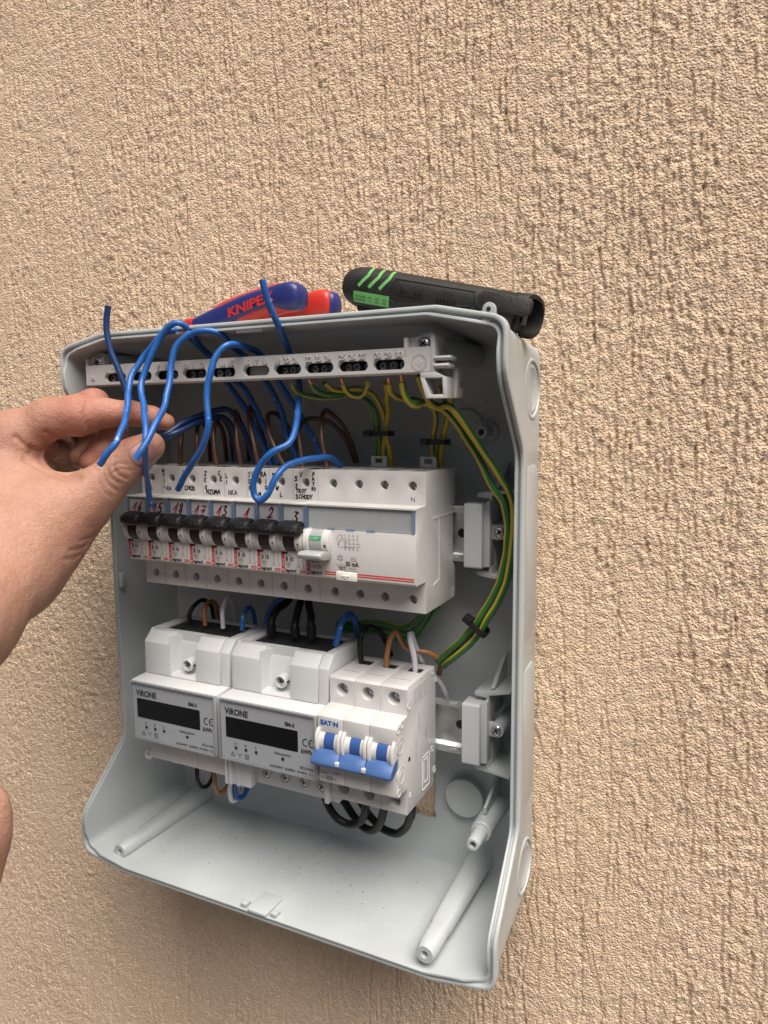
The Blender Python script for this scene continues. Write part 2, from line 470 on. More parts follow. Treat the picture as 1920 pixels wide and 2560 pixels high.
    v3 = N.new('ShaderNodeTexVoronoi'); v3.inputs['Scale'].default_value = 680; Lk.new(tc.outputs['Object'], v3.inputs['Vector'])
    sb = N.new('ShaderNodeMath'); sb.operation = 'MULTIPLY_ADD'; Lk.new(v3.outputs['Distance'], sb.inputs[0]); sb.inputs[1].default_value = -.9; Lk.new(n3.outputs['Fac'], sb.inputs[2])
    bp = N.new('ShaderNodeBump'); bp.inputs['Strength'].default_value = 1.0; bp.inputs['Distance'].default_value = .0013
    Lk.new(sb.outputs[0], bp.inputs['Height']); Lk.new(bp.outputs[0], b.inputs['Normal'])
    me.materials.append(m)
    o = bpy.data.objects.new('wall', me); COL.objects.link(o)
    tag(o, 'beige scratched stucco house wall', 'wall', kind='structure')
build_wall()

# unseen ground added below the picture, dark to keep bounced light low
_g = MB(); _g.box(-4000, 4000, 3, 6000, -1320, -1250)
tag(_g.build('ground', mat('low_bounce_ground', (.075, .07, .065), .9, .15, 6)), 'unseen dark ground added below the wall to limit bounced light', 'ground', kind='structure')

# ================================================================== DISTRIBUTION BOX
RIM = dict(xL=-261.5, xR=51.8, zt=129., ztc=121., zb=-247.4, zbc=-241.4)
def D_of(z):
    xs = [-400, -211.5, -171, 51.8, 92.7, 400]; ys = [103.5, 103.5, 61.2, 61.2, 97.5, 97.5]
    return float(np.mean([np.interp(z + k, xs, ys) for k in (-4, -2, 0, 2, 4)]))

def outline(i=0., b=RIM, xb=37.9, r=10.):
    xL, xR, zt, ztc, zb, zbc = b['xL'] + i, b['xR'] - i, b['zt'] - i, b['ztc'] - i, b['zb'] + i, b['zbc'] + i
    V8 = [(xL + xb, zt, 25), (xR - xb, zt, 25), (xR, ztc, r), (xR, zbc, r), (xR - xb, zb, 25), (xL + xb, zb, 25), (xL, zbc, r), (xL, ztc, r)]
    segs = [10, 4, 64, 4, 10, 4, 64, 4]          # straight run after each vertex
    n = len(V8); arcs = []
    for k in range(n):
        p = np.array(V8[k][:2]); a = np.array(V8[k - 1][:2]); c = np.array(V8[(k + 1) % n][:2])
        u = (a - p) / np.linalg.norm(a - p); w = (c - p) / np.linalg.norm(c - p)
        half = math.acos(np.clip(u @ w, -1, 1)) / 2; t = max(V8[k][2] - i * .6, 2.) / math.tan(half)
        A, C = p + u * t, p + w * t
        arcs.append([A * (1 - s) ** 2 + 2 * p * s * (1 - s) + C * s * s for s in np.linspace(0, 1, 7)])
    out = []
    for k in range(n):
        out += arcs[k]
        A, C = arcs[k][-1], arcs[(k + 1) % n][0]
        out += [A + (C - A) * s for s in np.linspace(0, 1, segs[k] + 1)[1:-1]]
    return out

box = thing('distribution_box', 'open light grey plastic distribution box without its cover, on the stucco wall', 'distribution box', (-105, 0, -247))
BACKO = dict(xL=-255.0, xR=45.3, zt=122., ztc=114., zb=-245.8, zbc=-239.8)
BACKI = dict(xL=-251.8, xR=42.2, zt=119., ztc=111., zb=-242.6, zbc=-236.6)
def lip(x, z):
    corner = min(abs(x - RIM['xL']), abs(x - RIM['xR'])) + min(abs(z - RIM['ztc']), abs(z - RIM['zbc']))
    return -1.4 + 2.4 * min(max((corner - 15) / 4., 0.), 1.)

def build_shell():
    rings = []
    def ring(pts, dfn): rings.append([(p[0], dfn(p[0], p[1]), p[1]) for p in pts])
    ring(outline(2, BACKO), lambda x, z: .5)
    ring(outline(0, BACKO), lambda x, z: 3.)
    for i, dd in ((2.3, -8.), (2.2, -7.4), (.3, -6.8), (0, -6.2), (0, -.9), (.35, -.2), (.9, 0), (1.7, 0), (2.1, -.3), (2.4, -2.3), (3.5, -2.3)):
        ring(outline(i), lambda x, z, dd=dd: D_of(z) + dd)
    for i, dd in ((3.7, -.1), (4.0, 0), (4.9, 0), (5.2, -.3)):
        ring(outline(i), lambda x, z, dd=dd: D_of(z) + dd + lip(x, z))
    ring(outline(5.4), lambda x, z: D_of(z) - 5.5)
    ring(outline(0, BACKI), lambda x, z: 7.)
    ring(outline(.9, BACKI), lambda x, z: 4.2)
    ring(outline(3.2, BACKI), lambda x, z: 3.)
    n = len(rings[0])
    bm = bmesh.new(); og = org(box)
    mk = lambda p: bm.verts.new(((p[0] - og[0]) * S, -(p[1] - og[1]) * S, (p[2] - og[2]) * S))
    RV = [[mk(p) for p in r] for r in rings]
    for a, b in zip(RV[:-1], RV[1:]):
        for k in range(n):
            bm.faces.new((a[k], a[(k + 1) % n], b[(k + 1) % n], b[k]))
    # ragged opening cut through the back for the supply cable
    hole = [(-24.2, -176), (-23.6, -190), (-24.6, -203), (-23.2, -209.6), (-30, -211), (-37, -210.2), (-46, -211.3), (-60, -210), (-66, -208), (-66.5, -190), (-66, -172), (-50, -171), (-36, -171.5), (-26, -171)]
    hf = [mk((x, 3., z)) for x, z in hole]; hb = [mk((x, .5, z)) for x, z in hole]
    m = len(hole)
    for k in range(m): bm.faces.new((hf[k], hf[(k + 1) % m], hb[(k + 1) % m], hb[k]))
    for loop, hl in ((RV[-1], hf), (RV[0], hb)):
        ed = [bm.edges.get((loop[k], loop[(k + 1) % n])) for k in range(n)] + [bm.edges.get((hl[k], hl[(k + 1) % m])) for k in range(m)]
        bmesh.ops.triangle_fill(bm, use_beauty=True, use_dissolve=False, edges=ed)
    bmesh.ops.recalc_face_normals(bm, faces=bm.faces)
    me = bpy.data.meshes.new('shell'); bm.to_mesh(me); bm.free()
    return link_mesh('shell', me, BOXG, box, 34)
shell = build_shell()

def side_x(d):                   # outer right side of the box
    return 45.3 + (49.5 - 45.3) * d / 85.
def side_disc(z, d, r, name):
    m = MB(); x = side_x(d)
    m.lathe((x - 1.2, d, z), (x + 5, d, z), [(0, r), (1.6, r), (2.1, r - .5), (2.1, r - 1.6), (1.4, r - 2.0), (.7, r - 2.1), (.7, r - 3.2), (1.4, r - 3.4), (1.6, r - 5.2), (1.2, r - 5.8), (1.2, 0)], 48)
    return m.build(name, BOXG, box)
side_disc(87.8, 27.9, 17.7, 'knockout')
_k = at_x('D', 1200, 500, side_x(28)); side_disc(_k[2], 28, 17.7, 'knockout')
def side_panel(z0, z1, d0, d1):
    m = MB(); pr = []
    for cx, cz, a0 in ((d1 - 3, z1 - 3, 0), (d0 + 12, z1 - 12, 90), (d0 + 12, z0 + 12, 180), (d1 - 3, z0 + 3, 270)):
        rr = 3 if a0 in (0, 270) else 12
        for k in range(7):
            a = R(a0 + 90 * k / 6); pr.append((cx + rr * math.cos(a), cz + rr * math.sin(a)))
    m.prism(pr, -1.0, 1.3, 'x'); m.map(lambda x, d, z: (x + side_x(d), d, z))
    m.build('knockout_panel', BOXG, box, bevel=.3, seg=2)
side_panel(-62, 43, 9, 52)
side_panel(-170, -80, 9, 52)

# mounting posts, bosses and caps moulded inside the box
def post(x, z, d1, r0, r1, name, flat=True):
    m = MB()
    m.lathe((x, 3, z), (x, d1, z), [(0, r0 * 1.12), (1.5, r0), (d1 - 28, r1 + .25), (d1 - 26, r1 - .35), (d1 - 7, r1 - .5), (d1 - 6.4, r1 - .9), (d1 - 3.6, r1 - 1.0), (d1 - 3, r1 - 1.5), (d1 - 3, 2.3), (d1 - 3.4, 2.0), (d1 - 3.6, 1.6), (d1 - 16, 1.4)], 32)
    if flat:
        m.v = [(a, b, min(c, z + r1 * .72) if d1 - 27 < b < d1 - 4 else c) for a, b, c in m.v]
    o = m.build(name, BOXG, box)
    g = MB(); g.lathe((x, d1 - 3.4, z), (x, d1 + 2, z), [(0, r1 - 1.7), (.5, r1 - 1.8), (.55, 2.1), (0, 2.0)], 28, cap0=True, cap1=False)
    g.build('post_end_ring', mat('post_end_grey', (.42, .43, .43), .4), o)
post(9.5, -232.8, 103, 8.6, 6.6, 'mounting_post')
post(-230.8, -237.0, 98, 8.2, 6.4, 'mounting_post')
# stepped cover post, lower right
m = MB(); m.lathe((22.6, 3, -187.6), (22.6, 60, -187.6), [(0, 8), (1, 7.3), (38.4, 6.7), (38.8, 6.3), (40, 6.1), (40.2, 4.9), (41.3, 4.6), (54.4, 4.0), (55, 3.6), (55, 2.1), (46, 1.8)], 32, cap1=True)
m.build('stepped_post', BOXG, box)
m = MB(); m.prism([(3, -165), (34, -176), (34, -180), (3, -184)], 21.6, 23.4, 'x'); m.build('rib', BOXG, box)
# boss, upper right
m = MB(); m.lathe((12.6, 3, 62.5), (12.6, 40, 62.5), [(0, 7.4), (2.4, 7.0), (2.8, 6.6), (2.8, 4.2), (15, 3.9), (15.3, 3.6), (15.3, 2.1), (6, 2.0)], 32, cap1=True)
m.build('screw_boss', BOXG, box)
for x, z, r, t in ((-2.5, 64.2, 13.0, 2.6), (-.6, -187.3, 13.6, 6.)):
    m = MB(); m.lathe((x, 3, z), (x, 20, z), [(0, r + .3), (t - .5, r), (t, r - .5), (t, 0)], 44, cap1=False); m.build('round_cap', BOXG, box)
# cylinders that carry the terminal bar
for x, z in ((2.6, 110.6), (-236.8, 111.4)):
    m = MB(); m.lathe((x, 3, z), (x, 84, z), [(0, 7.6), (81, 6.4), (81.4, 0)], 32, cap1=False); m.build('bar_pillar', BOXG, box)
# lid eyelet on the top rim, latch on the bottom rim, slots in the lips
e = at('S', 1155, 390, 96)
m = MB(); pr = [(e[0] - 3.4, e[2] - 6), (e[0] + 3.4, e[2] - 6)] + [(e[0] + 3.4 * math.cos(a), e[2] + 3.4 * math.sin(a)) for a in np.linspace(0, math.pi, 12)]
m.prism(pr, 93.5, 96.3, 'd'); m.build('eyelet', BOXG, box, bevel=.35)
m = MB(); m.cyl((e[0], 93.2, e[2]), (e[0], 96.6, e[2]), 1.15, n=16); m.build('eyelet_hole', DARKH, box)
lx = at_z('7', 1160, 1015, -243.5)[0]
m = MB(); m.rrect(lx - 7.5, lx + 7.5, 86, 105.5, -242.3, -240.2, 2.2); m.map(lambda x, d, z: (x, z, d)); m.build('latch_tab', BOXG, box, bevel=.5)
for sx_ in (-11.5, 11.5):
    m = MB(); m.prism([(97, -241.8), (103.6, -241.8), (103.6, -239.2), (100, -239.2)], lx + sx_ - 2.2, lx + sx_ + 2.2, 'x'); m.build('latch_clip', BOXG, box, bevel=.3)
e = at('Q', 655, 602, 99)
m = MB(); m.box(e[0] - 9, e[0] + 9, 98.45, 98.75, e[2] - .9, e[2] + .9); m.build('lip_slot', mat('slot_shade_grey', (.12, .12, .12), .7), box)  # dark grey patch stands in for the shade inside the slot
m = MB(); m.box(-255.2, -252.6, 57.5, 61.8, -52, -41); m.build('lip_notch', BOXG, box, bevel=.5)
# fine mould lines on floor and back
m = MB(); m.prism([(5, -242.4), (98, -242.6), (98, -242.1), (5, -242.1)], -106.2, -105.6, 'x'); m.build('mould_line', BOXG, box)

# loose stripping crumbs lying on the bottom of the box
rng = np.random.default_rng(5)
m = MB()
for _ in range(260):
    x = rng.uniform(-225, 36); d = 98 - abs(rng.normal(0, 34)); 
    if d < 8: continue
    if abs(x - 9.5) < 9 or abs(x + 231) < 9: continue
    a = rng.uniform(0, math.pi); l = rng.uniform(.25, .9); w = rng.uniform(.15, .35)
    c_, s_ = math.cos(a), math.sin(a); z0 = -242.35
    m.add([(x + c_ * l - s_ * w, d + s_ * l + c_ * w, z0), (x - c_ * l - s_ * w, d - s_ * l + c_ * w, z0), (x - c_ * l + s_ * w, d - s_ * l - c_ * w, z0), (x + c_ * l + s_ * w, d + s_ * l - c_ * w, z0), (x, d, z0 + w * 1.5)], [(0, 1, 4), (1, 2, 4), (2, 3, 4), (3, 0, 4), (3, 2, 1, 0)])
tag(m.build('dirt_crumbs', mat('dark_crumbs', (.10, .075, .05), .8, .6, 400)), 'scattered dark crumbs on the bottom of the grey box', 'crumbs', kind='stuff')

m = MB()
for _ in range(70):
    x = rng.uniform(-220, 36); d = rng.uniform(20, 98)
    if abs(x - 9.5) < 9 or abs(x + 231) < 9: continue
    a = rng.uniform(0, math.pi); l = rng.uniform(.2, .8); w = rng.uniform(.12, .3); c_, s_ = math.cos(a), math.sin(a); z0 = -242.35
    m.add([(x + c_ * l - s_ * w, d + s_ * l + c_ * w, z0), (x - c_ * l - s_ * w, d - s_ * l + c_ * w, z0), (x - c_ * l + s_ * w, d - s_ * l - c_ * w, z0), (x + c_ * l + s_ * w, d + s_ * l - c_ * w, z0), (x, d, z0 + w * 1.5)], [(0, 1, 4), (1, 2, 4), (2, 3, 4), (3, 0, 4), (3, 2, 1, 0)])
tag(m.build('plastic_shavings', mat('pale_shavings', (.75, .74, .70), .7)), 'pale plastic shavings on the bottom of the grey box', 'shavings', kind='stuff')

# ================================================================== DIN RAILS AND THEIR BRACKETS
def screw_head(m, p, r, axis=(0, 1, 0), h=1.3):
    a = np.array(axis, float)
    m.lathe(p, tuple(np.array(p) + a), [(-.6, r), (h * .35, r), (h * .8, r * .8), (h, r * .5), (h, r * .3), (h * .3, r * .26)], 24, cap1=True)
def cross_slot(m, p, r, h, ang=.6, w=.22):
    for k in (0, 1):
        a = ang + k * math.pi / 2; c_, s_ = math.cos(a), math.sin(a)
        m.add([(p[0] + c_ * q * r - s_ * t * r * w, p[1] + h, p[2] + s_ * q * r + c_ * t * r * w) for q, t in ((-.62, -.5), (.62, -.5), (.62, .5), (-.62, .5))], [(0, 1, 2, 3)])
def screw(p, r, parent, ang=.6, h=1.3, name='screw'):
    m = MB(); screw_head(m, p, r, h=h); o = m.build(name, STEEL, parent)
    c = MB(); cross_slot(c, p, r, h + .05, ang); c.build('cross_recess', DARKH, o)
    return o
def rail(zc, df, label):
    t = thing('din_rail', label, 'mounting rail', (-105, df - 8, zc), 'rails across the box')
    f, w, th = df, df - 7.5, 1.0
    pr = [(f, 17.5), (f, 13.2), (w + th, 13.2), (w + th, -13.2), (f, -13.2), (f, -17.5), (f - th, -17.5), (f - th, -14.2), (w, -14.2), (w, 14.2), (f - th, 14.2), (f - th, 17.5)]
    MB().prism([(a, b + zc) for a, b in pr], -244, 14, 'x').build('rail', ZINC, t, bevel=.25)
    m = MB(); m.cyl((3.5, w + .6, zc - .5), (3.5, w + 1.15, zc - .5), 2.9, n=20); m.build('hole', DARKH, t)
    for zz in (15.4, -15.4):
        m = MB(); m.box(-1.5, 3.6, f - .3, f + .35, zc + zz - .9, zc + zz + .9); m.build('stamped_tab', ZINC, t, bevel=.2)
    # end bracket
    b = MB(); b.prism([(f - 6, 20), (f + 6.2, 20), (f + 7.2, 19), (f + 7.2, -19), (f + 6.2, -20), (f - 6, -20)], 9.2, 20.8, 'x'); b.map(lambda x, d, z: (x, d, z + zc))
    br = b.build('end_bracket', RIMB, t, bevel=1.0, seg=3)
    m = MB(); m.prism([(20.4, 19.5), (23.2, 21.5), (24.5, 21.5), (24.5, -19), (20.4, -19.5)], f - 6, f + 3.0, 'd'); m.map(lambda x, d, z: (x, d, z + zc)); m.build('bracket_side', RIMB, br, bevel=.4)
    l = MB(); pr = [(23.5, -4.6), (29.3, -4.6)] + [(29.3 + 4.6 * math.sin(a), -4.6 * math.cos(a)) for a in np.linspace(.3, math.pi - .3, 10)] + [(29.3, 4.6), (23.5, 4.6)]
    l.prism([(a, q + zc + 2.2) for a, q in pr], f - 4.5, f - 1.2, 'd'); l.build('lug', RIMB, br, bevel=.4)
    screw((29.3, f - 1.2, zc + 2.2), 3.3, br)
    s1 = MB(); s1.cyl((29.3, 3, zc + 2.2), (29.3, f - 4.6, zc + 2.2), 4.6, n=24); s1.build('lug_post', BOXG, br)
    for k in (1, -1):
        g = MB(); g.prism([(22.6, k * 7), (24.4, k * 7), (24.4, k * 24), (38, k * 27), (38, k * 28.5), (15, k * 25.6), (15, k * 23), (22.6, k * 22.4)], 3.2, f - 1.0, 'd'); g.map(lambda x, d, z: (x, d, z + zc)); g.build('bracket_support', BOXG, br, bevel=.35)
    w_ = MB(); w_.prism([(3.2, 28), (f - 4, 28), (3.2, 44)], 24.5, 27, 'x'); w_.map(lambda x, d, z: (x, d, z + zc)); w_.build('gusset', BOXG, br)
    return t
rail(0.0, 32.7, 'upper metal mounting rail carrying the row of narrow breakers, ending in a grey bracket')
rail(-125.3, 34.6, 'lower metal mounting rail behind the energy meters, ending in a grey bracket')

# ================================================================== handwriting (simple pen strokes)
STROKES = {
 'A': [[(0, 0), (.45, 1), (.9, 0)], [(.2, .4), (.75, .38)]], 'C': [[(.8, .85), (.45, 1), (.1, .6), (.15, .2), (.5, 0), (.85, .15)]],
 'D': [[(.1, 0), (.12, 1)], [(.05, .98), (.6, .9), (.85, .5), (.6, .1), (.1, 0)]], 'E': [[(.75, .95), (.1, 1), (.08, 0), (.8, .03)], [(.1, .5), (.6, .52)]],
 'H': [[(.1, 1), (.08, 0)], [(.8, 1), (.82, 0)], [(.1, .45), (.8, .52)]], 'I': [[(.3, 1), (.32, 0)]], 'K': [[(.1, 1), (.1, 0)], [(.75, 1), (.1, .45), (.8, 0)]],
 'L': [[(.12, 1), (.1, 0), (.75, .05)]], 'M': [[(0, 0), (.12, 1), (.45, .35), (.8, 1), (.95, 0)]], 'N': [[(.05, 0), (.1, 1), (.75, .05), (.8, 1)]],
 'O': [[(.45, 1), (.1, .7), (.15, .2), (.5, 0), (.85, .3), (.8, .8), (.45, 1)]], 'P': [[(.1, 0), (.12, 1), (.65, .95), (.7, .6), (.12, .48)]],
 'R': [[(.1, 0), (.12, 1), (.65, .95), (.7, .6), (.12, .48), (.8, 0)]], 'S': [[(.75, .9), (.35, 1), (.1, .75), (.6, .45), (.7, .15), (.3, 0), (.05, .12)]],
 'T': [[(0, .97), (.9, 1)], [(.45, 1), (.42, 0)]], 'U': [[(.1, 1), (.12, .2), (.45, 0), (.75, .2), (.8, 1)]], 'V': [[(.05, 1), (.42, 0), (.85, 1)]],
 'W': [[(0, 1), (.2, 0), (.45, .6), (.65, 0), (.95, 1)]], 'Y': [[(.05, 1), (.4, .5), (.85, 1)], [(.42, .5), (.38, 0)]], 'Z': [[(.08, .95), (.8, 1), (.1, .02), (.85, 0)]],
 '1': [[(.0, .3), (.62, 1.0), (.4, 0)]], '2': [[(.1, .75), (.35, 1), (.7, .8), (.55, .4), (.05, .02), (.8, .05)]], '3': [[(.15, .95), (.7, .95), (.35, .58), (.75, .35), (.5, 0), (.05, .1)]],
 '5': [[(.9, 1.02), (.25, .95), (.15, .55), (.6, .55), (.65, .2), (.3, 0), (0, .1)]], '6': [[(.65, 1), (.2, .55), (.1, .15), (.4, 0), (.65, .2), (.5, .42), (.15, .3)]],
 '7': [[(.05, .95), (.8, 1), (.35, 0)], [(.15, .5), (.75, .52)]], '8': [[(.5, .52), (.2, .75), (.5, 1), (.75, .78), (.5, .52), (.15, .25), (.4, 0), (.7, .22), (.5, .52)]],
}
_hr = random.Random(3)
def hand_text(m, s, x, d, z, h, w=.32, lean=.12, gap=1.08, asp=.75):
    for ch in s:
        if ch == ' ':
            x += h * .5; continue
        j = [_hr.uniform(-.11, .11) for _ in range(4)]
        for st in STROKES[ch]:
            pts = []
            for i in range(len(st) - 1):
                for t in (0, .33, .66):
                    pts.append((st[i][0] + (st[i + 1][0] - st[i][0]) * t, st[i][1] + (st[i + 1][1] - st[i][1]) * t))
            pts.append(st[-1])
            m.ribbon([(x + (a * asp + b * (lean + j[0])) * h + _hr.uniform(-.03, .03), d, z + (b + j[1] + a * j[2]) * h) for a, b in pts], w * h / 2.3 * 1.15 if h < 3 else w)
        x += h * asp * gap
    return m

# ================================================================== ROW OF NARROW BREAKERS
SH, NO, HT, HH = 77.0, 92.2, 21.9, 40.8
def body_profile():
    return [(29, HH), (SH, HH), (SH, HT), (NO, HT), (NO, HT - 1.1), (90.4, HT - 1.1), (90.4, 7.3), (NO, 7.3), (NO, -20.6), (91.0, -HT), (SH, -HT), (SH, -HH), (29, -HH), (29, -18.6), (33.2, -18.6), (33.2, 18.6), (29, 18.6)]
def module_body(x0, x1, holes):
    """breaker housing with one sunk screw hole per pole in the upper and the lower shoulder"""
    m = MB(); m.prism(body_profile(), x0, x1, 'x', skip=(1, 10))
    for zc, za, zb in ((32.9, HT, HH), (-33.3, -HH, -HT)):
        xs = [x0] + [(a + b) / 2 for a, b in zip(holes[:-1], holes[1:])] + [x1]
        for i, hx in enumerate(holes):
            m.holed(xs[i], xs[i + 1], za, zb, SH, hx, zc, 2.75, 6.5, 20)
    return m
def hole_screws(holes, parent, seedv=0):
    for i, hx in enumerate(holes):
        for k, zc in enumerate((32.9, -33.3)):
            o = MB().cyl((hx, SH - 6.4, zc), (hx, SH - 5.2, zc), 2.35, 2.2, 20).build('terminal_screw', ZINC, parent)
            c = MB(); cross_slot(c, (hx, SH - 5.2, zc), 2.2, .06, .4 + i + k * .8 + seedv, .2); c.build('cross_recess', DARKH, o)

MODW = 17.7
XA = -12 * MODW
def make_mcb():
    x0 = XA + .12; x1 = XA + MODW - .12; cx = XA + MODW / 2
    t = thing('circuit_breaker', 'x', 'circuit breaker', (cx, 32.7, -HH), 'narrow single pole breakers on the upper rail')
    module_body(x0, x1, [cx]).build('body', DEVC, t, bevel=.35, seg=2)
    hole_screws([cx], t)
    MB().box(x0 + .2, x0 + .5, SH - 10, SH + .04, HT + .5, HH - .2).build('seam', GREYINK, t)
    MB().box(cx - 4.2, cx + 4.2, 60, 70, HH - .6, HH + .06).build('terminal_opening', DARKH, t)
    # label holder with clear cover
    MB().box(x0 + 1.4, x1 - 1.4, 90.4, 90.75, 7.6, HT - 1.6).build('paper_label', PAPER, t)
    w = MB().box(x0 + .3, x1 - .3, 91.85, 92.25, 7.5, HT - 1.2).build('clear_window', CLEAR, t)
    for xa in (x0 + .15, x1 - 1.15):
        MB().box(xa, xa + 1.0, 90.5, 92.4, 7.4, HT - 1.2).build('window_edge', CLEARE, w)
    MB().box(x0 + 2.2, x0 + 2.6, 90.8, 91.0, 8, HT - 4).build('label_stop', DEVW, w)
    MB().box(x1 - 2.6, x1 - 2.2, 90.8, 91.0, 8, HT - 4).build('label_stop', DEVW, w)
    # rocker: cheeks, drum and the black handle
    for a, b, nm in ((x0 + .1, x0 + 4.3, 1), (x1 - 5.3, x1 - .4, 2)):
        m = MB(); m.lathe((a, 89.2, -.3), (b, 89.2, -.3), [(0, 7.6), (.4, 8.2), (b - a - .4, 8.2), (b - a, 7.6)], 40)
        ck = m.build('cheek', DEVC, t, bevel=0)
        if nm == 2:
            MB().cyl((b - 2.2, 96.6, -2.0), (b - 2.2, 97.35, -2.0), .55, n=12).build('pin_hole', DARKH, ck)
        else:
            MB().lathe((a + 2.4, 89.2, -.3), (a + 3, 89.2, -.3), [(0, 8.22), (.05, 8.26), (.25, 8.26), (.3, 8.22)], 40).build('cheek_groove', GREYINK, ck)
    MB().lathe((x0 + 4.2, 89.2, -.3), (x1 - 5.2, 89.2, -.3), [(0, 7.7), (x1 - x0 - 9.4, 7.7)], 32).build('drum', BLACK, t)
    m = MB(); pr = [(89.5, 5.2), (95, 3.4), (99.2, 2.6), (101.6, 4.2), (102.2, 6.6), (101, 9.4), (98, 11.2), (94, 11.8), (90, 10.6)]
    xs = [x0 + .7, x0 + 1.8, x0 + 5, x0 + 12.5, x0 + 15.6, x1 - .7]; sc = [.5, .82, 1, 1, .92, .7]
    vs = []; n = len(pr)
    for x, k in zip(xs, sc): vs += [(x, 95.6 + (a - 95.6) * k, 6.9 + (b - 6.9) * k) for a, b in pr]
    fs = [tuple(range(n)), tuple(range(len(vs) - 1, len(vs) - n - 1, -1))]
    for j in range(len(xs) - 1): fs += [(j * n + i, j * n + (i + 1) % n, (j + 1) * n + (i + 1) % n, (j + 1) * n + i) for i in range(n)]
    m.add(vs, fs); tg = m.build('toggle', BLACKS, t, bevel=.22, seg=2, angle=22)
    MB().box(x1 - 1.2, x1 + .5, 95.5, 99.2, 5.0, 8.6).build('toggle_socket', DARKH, tg)
    MB().box(x0 + .3, x0 + 4.5, 91.9, 92.6, -8.9, -7.9).build('hinge_gap_shade', DARKH, t)  # near-black strip painted in for the shade of the hinge gap
    # printing
    MB().box(x0 + .25, x0 + 2.25, 92.1, 92.28, -20.3, -8.6).build('red_strip', RED, t)
    return t
def mcb_prints(t, xs, num, amp, code, hand):
    x0 = xs + .12; d = 92.27; og = org(t)
    m = MB()
    m.text('B ' + amp, x0 + 3.0, d, -13.3, 2.6, .8, bold=.04); m.text('230/400V~', x0 + 3.0, d, -10.2, .75, 1.)
    m.text('I-ON', x0 + 10.6, d, -9.8, .75); m.text('O-OFF', x0 + 10.4, d, -17.0, .75)
    m.ribbon([(x0 + 12.1, d, -10.6), (x0 + 12.1, d, -15.8)], .16)
    m.ribbon([(x0 + 11.7, d, -11.3), (x0 + 12.1, d, -10.6), (x0 + 12.5, d, -11.3)], .14); m.ribbon([(x0 + 11.7, d, -15.1), (x0 + 12.1, d, -15.8), (x0 + 12.5, d, -15.1)], .14)
    m.ribbon([(x0 + 15.6, d, -9.2), (x0 + 15.6, d, -11.2), (x0 + 14.6, d, -13.9)], .2); m.ribbon([(x0 + 15.7, d, -14.2), (x0 + 15.7, d, -17)], .2); m.ribbon([(x0 + 15.1, d, -16.8), (x0 + 16.2, d, -17.4)], .2)
    for q in (-14.2, -16.0): m.ribbon([(x0 + 3.2, d, q), (x0 + 6.8, d, q)], .13)
    for q in (3.2, 6.8): m.ribbon([(x0 + q, d, -14.2), (x0 + q, d, -16.0)], .13)
    m.text('6000', x0 + 3.6, d, -15.6, .85); m.ribbon([(x0 + 4.2, d, -16.6), (x0 + 5.8, d, -16.6), (x0 + 5.8, d, -17.4), (x0 + 4.2, d, -17.4), (x0 + 4.2, d, -16.6)], .12)
    m.text('legrand', x0 + 2.75, d, -20.0, 1.9, .95, bold=.05)
    m.build('printing', INK, t)
    m = MB()
    for q in (-18.75, -19.75): m.box(x0 + 12.8, x0 + 17.0, 92.1, 92.28, q - .3, q + .3)
    m.build('red_bars', RED, t)
    m = MB(); m.text(code, x0 + 1.75, 92.31, -16.8, 1.15, 1.05, rot=R(90)); m.cyl((x0 + 1.25, 92.25, -18.9), (x0 + 1.25, 92.32, -18.9), .55, n=14); m.build('strip_lettering', DEVW, t)
    m = MB(); hand_text(m, num, x0 + (3.6 if len(num) > 1 else 7.2), 90.8, 11.2, 6.2, .95, .3, .98, .72); m.build('pen_number', PEN, t)
    if hand:
        m = MB()
        for s, dx, z, h in hand: hand_text(m, s, x0 + dx, SH + .05, z, h * 1.08, .5, .06)
        m.build('marker_note', MARKER, t)

proto = make_mcb()
HAND = [
 [('R', 4.5, 24.2, 2.4), ('O', 7.2, 24.4, 2.2)],
 [('M', 1.0, 36.6, 2.2), ('Y', 1.3, 33.2, 2.2), ('I', 1.6, 29.8, 2.2), ('L', 2.0, 26.2, 2.0), ('KA', 4.6, 25.0, 2.2)],
 [('Z', 1.0, 35.8, 2.4), ('CHOD', 2.2, 25.4, 2.6)],
 [('Z', 1.4, 35.6, 2.6), ('K', 1.4, 31.0, 2.4), ('O', 1.6, 26.6, 2.2), ('C', 13.0, 36.2, 2.3), ('E', 14.2, 32.4, 2.5), ('NZUMA', 2.8, 23.4, 2.6)],
 [('L', 1.2, 34.6, 2.4), ('I', 1.2, 30.2, 2.4), ('NKA', 3.0, 23.6, 2.8)],
 [('SV', 1.0, 35.4, 2.9), ('RA', 10.8, 35.8, 2.6), ('S', 1.0, 31.0, 2.5), ('P', 1.6, 26.8, 2.4), ('I', 14.2, 31.6, 2.4), ('O', 14.0, 28.0, 2.2), ('M', 9.0, 23.6, 2.3)],
 [('S', 2.0, 35.4, 2.6), ('V', 8.4, 36.8, 2.2), ('W', 4.6, 27.6, 2.5), ('L', 7.6, 23.4, 2.4)],
 [('S', 1.0, 33.6, 2.6), ('V', 4.4, 36.0, 2.8), ('P', 13.6, 37.0, 2.1), ('A', 13.4, 34.0, 2.1), ('T', 13.4, 31.0, 2.1), ('RO', 13.0, 28.2, 1.8), ('S', 1.2, 29.6, 2.3), ('TROY', 1.6, 26.4, 2.2), ('SCHODY', 1.6, 23.0, 2.3)],
]
NUMS = ['16', '15', '18', '17', '13', '1', '2', '3']
MCB = []
for i in range(8):
    t = proto if i == 0 else copy_tree(proto)
    t.location.x = proto.location.x + i * MODW * S if i else proto.location.x
    ORG[t.name] = (XA + MODW * (i + .5), 32.7, -HH)
    MCB.append(t)
